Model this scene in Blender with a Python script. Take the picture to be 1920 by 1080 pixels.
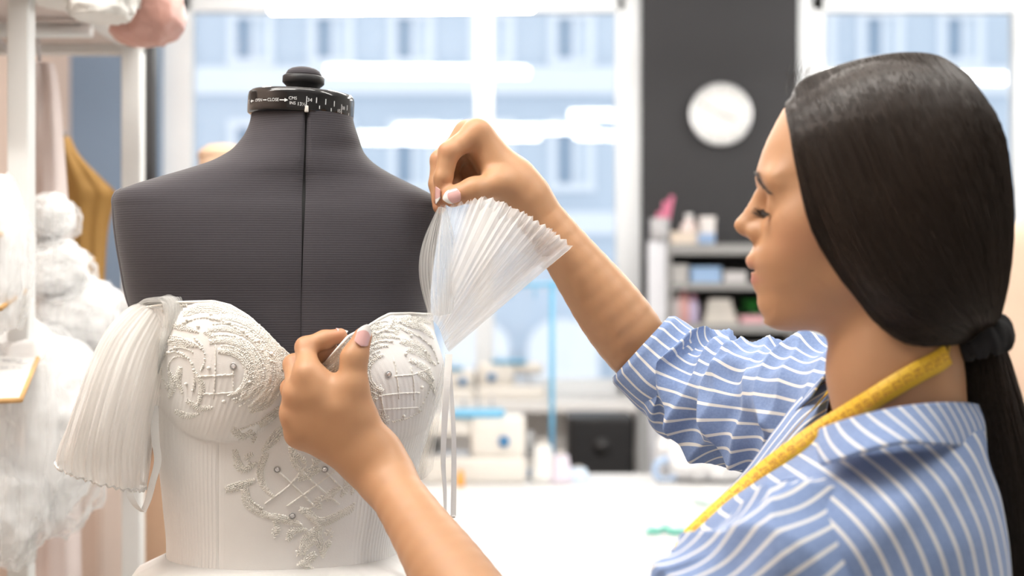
import bpy, bmesh, math, random
import numpy as np
from mathutils import Vector, Matrix
from mathutils.bvhtree import BVHTree

# ------------------------------------------------------------------ camera, sky, exposure
scene = bpy.context.scene
COL = scene.collection
for _o in list(bpy.data.objects):
    bpy.data.objects.remove(_o)
F = 1920.0 * 50.0 / 36.0          # focal length in photo pixels
CZ = 1.35                         # camera height
cam_d = bpy.data.cameras.new('camera')
cam_d.lens = 50.0
cam_d.sensor_width = 36.0
cam_d.clip_start = 0.05
cam_d.clip_end = 200
cam_d.dof.use_dof = True
cam_d.dof.focus_distance = 1.47
cam_d.dof.aperture_fstop = 3.3
cam = bpy.data.objects.new('camera', cam_d)
cam.location = (0, 0, CZ)
cam.rotation_euler = (math.pi / 2, 0, 0)
COL.objects.link(cam)
scene.camera = cam

WORLD = bpy.data.worlds.new('overcast_sky')
scene.world = WORLD
WORLD.use_nodes = True
_bg = WORLD.node_tree.nodes['Background']
_bg.inputs[0].default_value = (0.90, 0.95, 1.0, 1)
_bg.inputs[1].default_value = 1.08
LAMP_STRENGTH = 44.0              # emission of the ceiling tubes
scene.view_settings.view_transform = 'Standard'
scene.view_settings.look = 'None'
scene.view_settings.gamma = 1.0
scene.view_settings.use_curve_mapping = False
scene.view_settings.exposure = 0.29
try:
    scene.cycles.use_denoising = True
    scene.cycles.adaptive_threshold = 0.02
    scene.cycles.max_bounces = 6
    scene.cycles.diffuse_bounces = 3
    scene.cycles.glossy_bounces = 2
    scene.cycles.transparent_max_bounces = 14
    scene.cycles.caustics_reflective = False
    scene.cycles.caustics_refractive = False
    scene.cycles.sample_clamp_indirect = 6.0
except Exception:
    pass

rng = np.random.default_rng(7)
random.seed(7)


def P(px, py, d):
    """point of the room seen at photo pixel (px, py), d metres in front of the lens plane"""
    return np.array(((px - 960.0) / F * d, d, CZ + (540.0 - py) / F * d))


def PIX(p):
    p = np.asarray(p, float)
    return np.stack((960 + F * p[..., 0] / p[..., 1], 540 - F * (p[..., 2] - CZ) / p[..., 1]), -1)


# ------------------------------------------------------------------ materials
MATS = {}


def mat(name, color, rough=0.6, spec=0.5, metal=0.0, noise=0.0, nscale=30.0, bump=0.0, bscale=200.0,
        sheen=0.0, sss=0.0, emit=None, estr=0.0, alpha=1.0, trans=0.0, coat=0.0):
    if name in MATS:
        return MATS[name]
    m = bpy.data.materials.new(name)
    m.use_nodes = True
    nt = m.node_tree
    b = nt.nodes['Principled BSDF']
    b.inputs['Base Color'].default_value = (*color, 1)
    b.inputs['Roughness'].default_value = rough
    b.inputs['Specular IOR Level'].default_value = spec
    b.inputs['Metallic'].default_value = metal
    b.inputs['Alpha'].default_value = alpha
    b.inputs['Transmission Weight'].default_value = trans
    b.inputs['Coat Weight'].default_value = coat
    if sheen:
        b.inputs['Sheen Weight'].default_value = sheen
    if sss:
        b.inputs['Subsurface Weight'].default_value = sss
        b.inputs['Subsurface Radius'].default_value = (1.0, 0.35, 0.2)
        b.inputs['Subsurface Scale'].default_value = 0.006
    if emit:
        b.inputs['Emission Color'].default_value = (*emit, 1)
        b.inputs['Emission Strength'].default_value = estr
    tc = None
    if noise or bump:
        tc = nt.nodes.new('ShaderNodeTexCoord')
    if noise:
        n = nt.nodes.new('ShaderNodeTexNoise')
        n.inputs['Scale'].default_value = nscale
        n.inputs['Detail'].default_value = 4
        nt.links.new(tc.outputs['Object'], n.inputs['Vector'])
        r = nt.nodes.new('ShaderNodeMix')
        r.data_type = 'RGBA'
        r.inputs[6].default_value = tuple(max(0, c * (1 - noise)) for c in color) + (1,)
        r.inputs[7].default_value = tuple(min(1, c * (1 + noise)) for c in color) + (1,)
        nt.links.new(n.outputs['Fac'], r.inputs[0])
        nt.links.new(r.outputs[2], b.inputs['Base Color'])
    if bump:
        n2 = nt.nodes.new('ShaderNodeTexNoise')
        n2.inputs['Scale'].default_value = bscale
        n2.inputs['Detail'].default_value = 3
        nt.links.new(tc.outputs['Object'], n2.inputs['Vector'])
        bp = nt.nodes.new('ShaderNodeBump')
        bp.inputs['Strength'].default_value = bump
        bp.inputs['Distance'].default_value = 0.002
        nt.links.new(n2.outputs['Fac'], bp.inputs['Height'])
        nt.links.new(bp.outputs['Normal'], b.inputs['Normal'])
    MATS[name] = m
    return m


# ------------------------------------------------------------------ object helpers
def link(o, parent=None):
    COL.objects.link(o)
    if parent is not None:
        o.parent = parent
        loc = Vector((0, 0, 0))
        q = parent
        while q is not None:
            loc += q.location
            q = q.parent
        o.matrix_parent_inverse = Matrix.Identity(4)
    return o


def origin_of(parent):
    loc = np.zeros(3)
    q = parent
    while q is not None:
        loc += np.array(q.location)
        q = q.parent
    return loc


def mesh_data(name, verts, faces, uv=None, smooth=True):
    me = bpy.data.meshes.new(name)
    verts = np.asarray(verts, np.float64)
    if isinstance(faces, np.ndarray):
        nf, k = faces.shape
        me.vertices.add(len(verts))
        me.vertices.foreach_set('co', verts.astype(np.float32).ravel())
        me.loops.add(nf * k)
        me.loops.foreach_set('vertex_index', faces.astype(np.int32).ravel())
        me.polygons.add(nf)
        me.polygons.foreach_set('loop_start', np.arange(0, nf * k, k, dtype=np.int32))
        me.update(calc_edges=True)
        me.validate()
    else:
        me.from_pydata([tuple(v) for v in verts], [], [tuple(int(i) for i in f) for f in faces])
        me.update()
    if smooth:
        me.polygons.foreach_set('use_smooth', np.ones(len(me.polygons), bool))
    if uv is not None:
        lay = me.uv_layers.new(name='UVMap')
        li = np.zeros(len(me.loops), np.int32)
        me.loops.foreach_get('vertex_index', li)
        lay.data.foreach_set('uv', np.asarray(uv, np.float32)[li].ravel())
    return me


def obj(name, verts, faces, material, parent=None, uv=None, smooth=True, loc=None, kind=None, label=None):
    """ONE mesh object; verts are room coordinates; origin at loc (or the vertices' base)"""
    verts = np.asarray(verts, float)
    if loc is None:
        loc = np.array((verts[:, 0].mean(), verts[:, 1].mean(), verts[:, 2].min())) if parent is None else origin_of(parent)
    loc = np.asarray(loc, float)
    me = mesh_data(name, verts - loc, faces, uv, smooth)
    for m in (material if isinstance(material, (list, tuple)) else [material]):
        me.materials.append(m)
    o = bpy.data.objects.new(name, me)
    o.location = Vector(loc - (origin_of(parent) if parent is not None else 0))
    link(o, parent)
    if kind:
        o['kind'] = kind
    if label:
        o['label'] = label
    return o


def thing(name, label, cat, loc=(0, 0, 0), group=None):
    o = bpy.data.objects.new(name, None)
    o.empty_display_size = 0.05
    o.location = Vector(tuple(float(c) for c in loc))
    COL.objects.link(o)
    return tag(o, label, cat, group)


def tag(o, label, cat, group=None):
    o['label'] = label
    o['category'] = cat
    if group:
        o['group'] = group
    return o


class MB:
    """collects shapes into one mesh"""

    def __init__(s):
        s.v, s.f, s.uv, s.n = [], [], [], 0

    def add(s, v, f, uv=None):
        v = np.asarray(v, float)
        s.v.append(v)
        s.f.extend([tuple(int(i) + s.n for i in q) for q in f])
        s.uv.append(np.zeros((len(v), 2)) if uv is None else np.asarray(uv, float))
        s.n += len(v)
        return s

    def box(s, c, size, bev=0.0, rot=None):
        v, f = box(c, size, bev, rot)
        return s.add(v, f)

    def build(s, name, material, parent=None, smooth=False, **k):
        return obj(name, np.concatenate(s.v), s.f, material, parent, uv=np.concatenate(s.uv), smooth=smooth, **k)


def box(c, size, bev=0.0, rot=None):
    bm = bmesh.new()
    bmesh.ops.create_cube(bm, size=1.0)
    bmesh.ops.scale(bm, vec=size, verts=bm.verts)
    if bev > 0:
        bmesh.ops.bevel(bm, geom=bm.edges[:], offset=bev, segments=2, affect='EDGES', profile=0.5)
    if rot is not None:
        bmesh.ops.rotate(bm, cent=(0, 0, 0), matrix=rot, verts=bm.verts)
    bm.verts.index_update()
    v = np.array([tuple(x.co) for x in bm.verts]) + np.asarray(c, float)
    f = [tuple(x.index for x in p.verts) for p in bm.faces]
    bm.free()
    return v, f


def grid_faces(nu, nv, close_u=False, close_v=False):
    """rows nv, columns nu, index = j*nu+i"""
    i = np.arange(nu if close_u else nu - 1)
    j = np.arange(nv if close_v else nv - 1)
    I, J = np.meshgrid(i, j)
    I, J = I.ravel(), J.ravel()
    I2, J2 = (I + 1) % nu, (J + 1) % nv
    return np.stack((J * nu + I, J * nu + I2, J2 * nu + I2, J2 * nu + I), 1)


def cr(pts, n):
    """Catmull-Rom resampling of a control polyline (any dimension) to n points, by chord length"""
    pts = np.asarray(pts, float)
    if len(pts) == 2:
        t = np.linspace(0, 1, n)[:, None]
        return pts[0] * (1 - t) + pts[1] * t
    d = np.r_[0, np.cumsum(np.maximum(np.linalg.norm(np.diff(pts[:, :3], axis=0), axis=1), 1e-9))]
    return crt(d / d[-1], pts, np.linspace(0, 1, n))


def crt(tk, pts, t):
    """cubic Hermite (monotone-free Catmull-Rom) through pts at knots tk, evaluated at t"""
    tk = np.asarray(tk, float)
    pts = np.asarray(pts, float)
    sq = pts.ndim == 1
    if sq:
        pts = pts[:, None]
    m = np.zeros_like(pts)
    if len(pts) > 2:
        h = np.diff(tk)[:, None]
        s = np.diff(pts, axis=0) / h
        m[1:-1] = (s[:-1] * h[1:] + s[1:] * h[:-1]) / (h[1:] + h[:-1])
        m[0], m[-1] = s[0], s[-1]
    else:
        m[:] = (pts[1] - pts[0]) / (tk[1] - tk[0])
    t = np.clip(np.asarray(t, float), tk[0], tk[-1])
    k = np.clip(np.searchsorted(tk, t, side='right') - 1, 0, len(tk) - 2)
    hh = (tk[k + 1] - tk[k])
    x = ((t - tk[k]) / hh)[..., None]
    hh = hh[..., None]
    r = ((2 * x**3 - 3 * x**2 + 1) * pts[k] + (x**3 - 2 * x**2 + x) * hh * m[k]
         + (-2 * x**3 + 3 * x**2) * pts[k + 1] + (x**3 - x**2) * hh * m[k + 1])
    return r[..., 0] if sq else r


def smoothstep(a, b, x):
    t = np.clip((np.asarray(x, float) - a) / (b - a), 0, 1)
    return t * t * (3 - 2 * t)


def frames(path):
    """parallel-transport frames along a path"""
    path = np.asarray(path, float)
    T = np.gradient(path, axis=0)
    T /= np.linalg.norm(T, axis=1)[:, None] + 1e-12
    N = np.zeros_like(path)
    a = np.array((0, 0, 1.0)) if abs(T[0, 2]) < 0.9 else np.array((1.0, 0, 0))
    n = a - T[0] * a.dot(T[0])
    N[0] = n / np.linalg.norm(n)
    for i in range(1, len(path)):
        n = N[i - 1] - T[i] * N[i - 1].dot(T[i])
        N[i] = n / (np.linalg.norm(n) + 1e-12)
    return T, N, np.cross(T, N)


def tube(path, rad, k=8, caps=True):
    path = np.asarray(path, float)
    rad = np.broadcast_to(np.asarray(rad, float), (len(path),))
    T, N, B = frames(path)
    a = np.arange(k) / k * 2 * np.pi
    v = (path[:, None] + rad[:, None, None] * (np.cos(a)[None, :, None] * N[:, None] + np.sin(a)[None, :, None] * B[:, None])).reshape(-1, 3)
    f = [tuple(q) for q in grid_faces(k, len(path), close_u=True)]
    if caps:
        f.append(tuple(range(k))[::-1])
        f.append(tuple((len(path) - 1) * k + i for i in range(k)))
    return v, f


def lathe(prof, c, k=32, axis=None):
    """profile [(r, z)] turned round the vertical through c"""
    prof = np.asarray(prof, float)
    a = np.arange(k) / k * 2 * np.pi
    v = np.stack((prof[:, None, 0] * np.cos(a), prof[:, None, 0] * np.sin(a), np.broadcast_to(prof[:, None, 1], (len(prof), k))), -1).reshape(-1, 3)
    f = [tuple(q) for q in grid_faces(k, len(prof), close_u=True)]
    f.append(tuple(range(k))[::-1])
    f.append(tuple((len(prof) - 1) * k + i for i in range(k)))
    return v + np.asarray(c, float), f


def ribbon(path, width_dir, width, thick=0.0006):
    """a thin strap along a path: width_dir (per point) times width, with thickness"""
    path = np.asarray(path, float)
    wd = np.asarray(width_dir, float)
    if wd.ndim == 1:
        wd = np.broadcast_to(wd, path.shape)
    T = np.gradient(path, axis=0)
    nn = np.cross(T, wd)
    nn /= np.linalg.norm(nn, axis=1)[:, None] + 1e-12
    w = np.broadcast_to(np.asarray(width, float), (len(path),))[:, None]
    a, b = path - wd * w / 2, path + wd * w / 2
    ring = np.stack((a + nn * thick / 2, b + nn * thick / 2, b - nn * thick / 2, a - nn * thick / 2), 1).reshape(-1, 3)
    f = [tuple(q) for q in grid_faces(4, len(path), close_u=True)]
    f.append((0, 1, 2, 3))
    n = len(path) * 4
    f.append((n - 1, n - 2, n - 3, n - 4))
    return ring, f


def text_mesh(s, size=1.0):
    """outline of a word as flat triangles in the xy plane (centred)"""
    cu = bpy.data.curves.new('lettering', 'FONT')
    cu.body = s
    cu.size = size
    cu.align_x = 'CENTER'
    cu.align_y = 'CENTER'
    cu.resolution_u = 3
    o = bpy.data.objects.new('lettering', cu)
    COL.objects.link(o)
    dg = bpy.context.evaluated_depsgraph_get()
    dg.update()
    me = o.evaluated_get(dg).to_mesh()
    v = np.array([tuple(x.co) for x in me.vertices])
    f = [tuple(p.vertices) for p in me.polygons]
    bpy.data.objects.remove(o)
    return v, f

# ------------------------------------------------------------------ the room
WY = 5.6                                    # inner face of the window wall
def wx(px, d=WY): return (px - 960.0) / F * d
def wz(py, d=WY): return CZ + (540.0 - py) / F * d

M_white = mat('white_paint', (0.82, 0.82, 0.82), 0.55, noise=0.03, nscale=8)
M_frame = mat('white_window_lacquer', (0.80, 0.83, 0.86), 0.4, noise=0.02)
M_char = mat('charcoal_wall_paint', (0.028, 0.028, 0.031), 0.75, noise=0.10, nscale=3, bump=0.1, bscale=90)
M_blue = mat('blue_grey_wall_paint', (0.22, 0.30, 0.42), 0.8, noise=0.05, nscale=2)
M_peach = mat('peach_wall_paint', (0.80, 0.62, 0.52), 0.8, noise=0.04, nscale=2)
M_ceil = mat('ceiling_paint', (0.78, 0.78, 0.78), 0.85, noise=0.02, nscale=4)
M_floor = mat('pale_floor', (0.55, 0.52, 0.48), 0.5, noise=0.08, nscale=3)
M_black = mat('black_plastic', (0.012, 0.012, 0.014), 0.35, noise=0.05)
M_blackm = mat('black_metal', (0.010, 0.010, 0.012), 0.5, noise=0.05)
M_wmetal = mat('white_powder_coat', (0.78, 0.79, 0.78), 0.4, noise=0.03, nscale=20)


def struct(name, shape, m, parent=None, smooth=False):
    o = obj(name, shape[0], shape[1], m, parent, smooth=smooth)
    if parent is None:
        o['kind'] = 'structure'
    return o


def slab(x0, x1, y0, y1, z0, z1, bev=0.0):
    return box(((x0 + x1) / 2, (y0 + y1) / 2, (z0 + z1) / 2), (x1 - x0, y1 - y0, z1 - z0), bev)


XL, XR = -1.74, 3.6
struct('floor', slab(XL - .2, XR + .2, -2.4, WY + .25, -.1, 0), M_floor)
struct('ceiling', slab(XL - .2, XR + .2, -2.4, WY + .25, 3.0, 3.12), M_ceil)
struct('wall_left', slab(XL - .2, XL, -2.4, WY + .25, 0, 3.0), M_peach)
struct('wall_right', slab(XR, XR + .2, -2.4, WY + .25, 0, 3.0), M_white)
struct('wall_front', slab(XL, XR, -2.4, -2.2, 0, 3.0), mat('warm_white_paint', (.66, .65, .63), .8, noise=.03))
W1 = (wx(297), wx(1205)); W2 = (wx(1497), wx(2240)); ZS, ZT = wz(742), wz(-14)
struct('wall_back_left', slab(XL, W1[0], WY, WY + .25, 0, 3.0), M_blue)
struct('wall_back_middle', slab(W1[1], W2[0], WY, WY + .25, 0, 3.0), M_char)
struct('wall_back_right', slab(W2[1], XR, WY, WY + .25, 0, 3.0), M_white)
struct('wall_back_below', slab(W1[0], W1[1], WY, WY + .25, 0, ZS - .04), M_white)
struct('wall_back_below_right', slab(W2[0], W2[1], WY, WY + .25, 0, ZS - .04), M_white)
struct('wall_back_above', slab(W1[0], W1[1], WY, WY + .25, ZT, 3.0), M_white)
struct('wall_back_above_right', slab(W2[0], W2[1], WY, WY + .25, ZT, 3.0), M_white)

# glass: a thin pane that mirrors the lamps a little
gm = bpy.data.materials.new('window_glass'); gm.use_nodes = True
nt = gm.node_tree; nt.nodes.clear()
o_ = nt.nodes.new('ShaderNodeOutputMaterial'); mx = nt.nodes.new('ShaderNodeMixShader')
tr = nt.nodes.new('ShaderNodeBsdfTransparent'); gl = nt.nodes.new('ShaderNodeBsdfGlossy')
lw = nt.nodes.new('ShaderNodeFresnel'); lw.inputs[0].default_value = 1.5
tr.inputs[0].default_value = (0.97, 0.985, 1.0, 1); gl.inputs['Roughness'].default_value = 0.0
nt.links.new(lw.outputs[0], mx.inputs[0]); nt.links.new(tr.outputs[0], mx.inputs[1]); nt.links.new(gl.outputs[0], mx.inputs[2])
nt.links.new(mx.outputs[0], o_.inputs[0])
MATS['glass'] = gm


def window(name, x0, x1, mulls):
    root = thing(name, 'tall', 'window', ((x0 + x1) / 2, WY + .08, ZS))
    del root['label'], root['category']
    root['kind'] = 'structure'
    fy0, fy1 = WY + .06, WY + .13
    t = .062
    for (a, b, c, d) in ((x0, x0 + t * 1.9, ZS, ZT), (x1 - t * 1.6, x1, ZS, ZT)):
        v, f = slab(a, b, fy0, fy1, c, d, .006); obj('jamb', v, f, M_frame, root, smooth=False)
    v, f = slab(x0 + t, x1 - t, fy0, fy1, ZT - t, ZT, .006); obj('head_rail', v, f, M_frame, root, smooth=False)
    v, f = slab(x0 + t, x1 - t, fy0, fy1, ZS, ZS + t, .006); obj('bottom_rail', v, f, M_frame, root, smooth=False)
    edges = [x0 + t]
    for m in mulls:
        v, f = slab(m - .038, m + .038, fy0 - .01, fy1, ZS + t, ZT - t, .006); obj('mullion', v, f, M_frame, root, smooth=False)
        edges += [m - .038, m + .038]
    edges.append(x1 - t)
    for a, b in zip(edges[::2], edges[1::2]):
        v, f = slab(a, b, WY + .10, WY + .104, ZS + t, ZT - t); obj('pane', v, f, gm, root, smooth=False)
    v, f = slab(x0 - .01, x1 + .01, WY - .32, WY + .08, ZS - .04, ZS, .006)
    obj('sill', v, f, M_white, root, smooth=False)
    return root


window('window_1', W1[0], W1[1], [wx(907)])
window('window_2', W2[0], W2[1], [wx(1930)])

# ------------------------------------------------------------------ ceiling tubes: the room's own lamps, plus unseen ones added over the subject
M_tube = mat('lit_tube', (0.9, 0.9, 0.9), 0.5, emit=(1.0, 0.965, 0.91), estr=LAMP_STRENGTH)


def lamp(x, y, z, length, rot, label, r=.028):
    t = thing('linear_lamp', label, 'lamp', (x, y, z), 'hanging tube lamps')
    c, s = math.cos(rot), math.sin(rot)
    d = np.array((c, s, 0.0)); o = np.array((x, y, z))
    v, f = tube([o - d * length / 2, o - d * (length / 2 - .01), o + d * (length / 2 - .01), o + d * length / 2], [r * .6, r, r, r * .6], 14)
    obj('tube', v, f, M_tube, t)
    hb = MB().box(o + (0, 0, r + .012), (length * .98, .03, .024), .003, Matrix.Rotation(rot, 3, 'Z'))
    hb.build('housing', M_wmetal, t)
    for k in (-.36, .36):
        p = o + d * length * k
        v, f = tube([p + (0, 0, r + .02), (p[0], p[1], 3.0)], .002, 6)
        obj('suspension_wire', v, f, M_wmetal, t)
    return t


LZ = 2.335
lamp(wx(753, 4.94), 4.94, LZ, .926, -.045, 'white tube lamp hanging in front of the left window, nearest the glass')
lamp(.95, 3.30, LZ, 1.25, -.05, 'white tube lamp above the middle of the cutting table')
lamp(-.10, 2.60, LZ, 1.25, -.05, 'white tube lamp hanging behind the grey dress form')
lamp(1.85, 4.75, LZ, 1.1, -.06, 'white tube lamp hanging in front of the right hand window')
lamp(-.45, 1.26, LZ + .1, 1.3, -.05, 'unseen tube lamp added above the grey dress form')  # out of view, added for overhead light on dress and hands
lamp(1.10, 1.25, LZ + .1, 1.3, -.05, 'unseen tube lamp added above the woman')  # out of frame, put in to light the subject from above
lamp(-.95, .98, LZ + .1, 1.3, -.05, 'unseen tube lamp added at the near end of the room, left')  # out of frame, added to brighten the front of the dress

# ------------------------------------------------------------------ the house across the street
M_fac = mat('facade_render', (0.60, 0.68, 0.77), 0.9, noise=0.06, nscale=.6)
M_fac2 = mat('facade_white_band', (0.86, 0.90, 0.95), 0.9, noise=0.03, nscale=.6)
M_fpane = mat('facade_pane', (0.30, 0.40, 0.52), 0.25, noise=0.08, nscale=1)
M_snow = mat('white_render', (0.93, 0.94, 0.96), 0.9, noise=0.02)
HY = 30.0
hs = thing('town_house', 'pale blue-grey house across the street seen through the windows', 'building', (0, HY, -4))
def hx(px): return (px - 960) / F * HY
def hz(py): return CZ + (540 - py) / F * HY
v, f = slab(hx(100), hx(2500), HY, HY + 4, -4, hz(-420)); obj('wall', v, f, M_fac, hs, smooth=False)
for (a, b) in ((128, 178), (398, 440), (-140, -96)):
    v, f = slab(hx(100), hx(2500), HY - .25, HY, hz(b), hz(a)); obj('cornice', v, f, M_fac2, hs, smooth=False)
wmesh = {}
def hwin(px, y0, y1, w=70):
    cx, z0, z1, ww = hx(px), hz(y1), hz(y0), w / F * HY
    h = z1 - z0
    fr = MB()
    fr.box((cx - ww / 2, HY - .06, (z0 + z1) / 2), (.16, .14, h)).box((cx + ww / 2, HY - .06, (z0 + z1) / 2), (.16, .14, h))
    fr.box((cx, HY - .06, z0), (ww + .2, .18, .16)).box((cx, HY - .06, z1), (ww + .2, .18, .16)).box((cx + ww * .08, HY - .05, (z0 + z1) / 2), (.10, .12, h))
    o = fr.build('window', M_fac2, hs)
    v, f = slab(cx - ww / 2, cx + ww * .08, HY - .04, HY - .01, z0, z1); obj('pane', v, f, M_fpane, o, smooth=False)
    v, f = slab(cx + ww * .08, cx + ww / 2, HY - .04, HY - .01, z0, z1); obj('pane', v, f, mat('facade_curtained_pane', (.66, .74, .82), .4, noise=.05), o, smooth=False)
for k in range(-1, 9):
    px = 322 + 150 * k
    hwin(px, 28, 118)
    hwin(px, 232, 352)
for k in range(5):
    px = 1500 + 150 * k
    hwin(px, 28, 118); hwin(px, 232, 352)
for k in range(6):                               # arched white shop fronts at street level
    px = 560 + 165 * k
    a = np.linspace(0, np.pi, 14)
    r = 66 / F * HY
    zc = hz(650)
    pts = [(hx(px) + r * math.cos(t), zc + r * .8 * math.sin(t)) for t in a] + [(hx(px) - r, hz(712)), (hx(px) + r, hz(712))]
    n = len(pts)
    v = [(x, HY - .3, z) for x, z in pts] + [(x, HY + .05, z) for x, z in pts]
    f = [tuple(range(n))[::-1], tuple(range(n, 2 * n))] + [(i, (i + 1) % n, n + (i + 1) % n, n + i) for i in range(n)]
    obj('shop_arch', v, f, M_snow, hs, smooth=False)
v, f = slab(-40, 40, 8, 60, -4.2, -4.0); st = obj('street_ground', v, f, M_snow, smooth=False); st['kind'] = 'structure'

# ------------------------------------------------------------------ grey dress form
# silhouette by photo row: y, left edge, right edge, depth of left / right edge, front and back bulge, squareness
ROWS = np.array([
    # y    xl    xr     dL    dR    F     B     p
    (205, 472, 660, 1.562, 1.578, .056, .056, 2.0),
    (232, 468, 665, 1.562, 1.578, .057, .057, 2.0),
    (262, 452, 674, 1.560, 1.580, .060, .060, 2.0),
    (288, 426, 684, 1.556, 1.584, .064, .064, 2.0),
    (306, 392, 702, 1.552, 1.588, .068, .068, 2.05),
    (322, 345, 728, 1.546, 1.594, .071, .070, 2.1),
    (338, 292, 760, 1.540, 1.602, .074, .072, 2.2),
    (352, 248, 789, 1.535, 1.608, .077, .074, 2.35),
    (364, 220, 810, 1.532, 1.612, .080, .076, 2.5),
    (376, 212, 820, 1.531, 1.614, .083, .078, 2.6),
    (395, 212, 822, 1.531, 1.614, .088, .082, 2.6),
    (440, 216, 815, 1.533, 1.612, .096, .090, 2.6),
    (500, 226, 806, 1.536, 1.610, .104, .098, 2.5),
    (560, 238, 801, 1.540, 1.608, .108, .104, 2.4),
    (620, 262, 806, 1.542, 1.606, .112, .106, 2.3),
    (700, 288, 824, 1.545, 1.604, .116, .106, 2.2),
    (780, 296, 806, 1.545, 1.600, .116, .102, 2.1),
    (860, 302, 782, 1.545, 1.596, .110, .098, 2.1),
    (940, 310, 762, 1.546, 1.593, .104, .094, 2.1),
    (1040, 316, 742, 1.546, 1.592, .100, .092, 2.1),
    (1120, 300, 760, 1.546, 1.594, .104, .096, 2.1),
    (1250, 262, 800, 1.544, 1.600, .118, .112, 2.1),
    (1400, 250, 815, 1.544, 1.602, .122, .120, 2.1),
    (1500, 262, 800, 1.545, 1.600, .110, .110, 2.1)], float)
FN = np.array((math.sin(math.radians(13)), -math.cos(math.radians(13)), 0.0))     # where the form faces


def form_surf(th, y, off=0.0):
    """th: 0 = right edge, pi/2 = front, pi = left edge, 3pi/2 = back; y: photo row"""
    th, y = np.broadcast_arrays(np.asarray(th, float), np.asarray(y, float))
    r = crt(ROWS[:, 0], ROWS[:, 1:], y)
    xl, xr, dL, dR, Fb, Bb, p = [r[..., i] for i in range(7)]
    dm = (dL + dR) / 2
    z = CZ + (540 - y) / F * dm
    EL = np.stack(((xl - 960) / F * dL, dL, z), -1)
    ER = np.stack(((xr - 960) / F * dR, dR, z), -1)
    C, H = (EL + ER) / 2, (ER - EL) / 2
    hl = np.linalg.norm(H, axis=-1)[..., None]
    c, s = np.cos(th), np.sin(th)
    cc = np.sign(c) * np.abs(c) ** (2 / p)
    ss = np.sign(s) * np.abs(s) ** (2 / p)
    dep = np.where(s >= 0, Fb, Bb) * ss
    return C + H / hl * (hl + off) * cc[..., None] + FN * (dep + off * ss)[..., None]


def seam_theta(y):
    """angle at which the centre seam runs down the front (photo column of the seam)"""
    tx = np.interp(y, [200, 300, 450, 560, 700], [575, 573, 569, 566, 563])
    a = np.full_like(np.asarray(y, float), 1.45)
    for _ in range(14):
        x = PIX(form_surf(a, y))[..., 0]
        x2 = PIX(form_surf(a + .01, y))[..., 0]
        a = a - np.clip((x - tx) / ((x2 - x) / .01), -.2, .2)
    return a


# knit jersey: fine horizontal ribs
jm = mat('charcoal_jersey', (0.058, 0.052, 0.056), 0.85, spec=0.25, sheen=0.0)
nt = jm.node_tree; b = nt.nodes['Principled BSDF']
b.inputs['Sheen Weight'].default_value = 0.18; b.inputs['Sheen Roughness'].default_value = 0.45
tc = nt.nodes.new('ShaderNodeTexCoord'); sx = nt.nodes.new('ShaderNodeSeparateXYZ')
nt.links.new(tc.outputs['UV'], sx.inputs[0])
wv = nt.nodes.new('ShaderNodeMath'); wv.operation = 'MULTIPLY'; wv.inputs[1].default_value = 2 * math.pi * 400
nz = nt.nodes.new('ShaderNodeTexNoise'); nz.inputs['Scale'].default_value = 260; nz.inputs['Detail'].default_value = 3
nt.links.new(tc.outputs['Object'], nz.inputs['Vector'])
sn = nt.nodes.new('ShaderNodeMath'); sn.operation = 'SINE'
nt.links.new(sx.outputs[1], wv.inputs[0]); nt.links.new(wv.outputs[0], sn.inputs[0])
ad = nt.nodes.new('ShaderNodeMath'); ad.operation = 'MULTIPLY_ADD'; ad.inputs[1].default_value = 1.4
nt.links.new(nz.outputs['Fac'], ad.inputs[0]); nt.links.new(sn.outputs[0], ad.inputs[2])
rp = nt.nodes.new('ShaderNodeMapRange'); rp.inputs[1].default_value = -1; rp.inputs[2].default_value = 2.4
nt.links.new(ad.outputs[0], rp.inputs[0])
mxc = nt.nodes.new('ShaderNodeMix'); mxc.data_type = 'RGBA'
mxc.inputs[6].default_value = (0.043, 0.039, 0.045, 1); mxc.inputs[7].default_value = (0.055, 0.050, 0.057, 1)
nt.links.new(rp.outputs[0], mxc.inputs[0]); nt.links.new(mxc.outputs[2], b.inputs['Base Color'])
bp = nt.nodes.new('ShaderNodeBump'); bp.inputs['Strength'].default_value = 0.12; bp.inputs['Distance'].default_value = 0.0006
nt.links.new(ad.outputs[0], bp.inputs['Height']); nt.links.new(bp.outputs['Normal'], b.inputs['Normal'])

NECK = form_surf(np.array([0.0, math.pi]), np.array([207.0, 207.0])).mean(0)
form = thing('dress_form', 'charcoal jersey dress form with black neck dial wearing the white bodice', 'dress form', (NECK[0], NECK[1] + .02, 0))

nr, nc = 150, 160
yy = np.r_[np.linspace(213, 420, 90), np.linspace(423, 1500, nr - 90)]
st_ = seam_theta(np.minimum(yy, 700))
gap = np.interp(yy, [207, 300, 470, 560], [.026, .017, .0045, .0018])     # half the seam gap, in radians
V = []
for k, y in enumerate(yy):
    th = np.linspace(st_[k] + gap[k], st_[k] + 2 * math.pi - gap[k], nc)
    V.append(form_surf(th, y))
V = np.array(V)
tiltw = smoothstep(262, 215, yy)[:, None] * .055
V[..., 2] -= (V[..., 0] - NECK[0]) * tiltw + tiltw * .03
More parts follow.
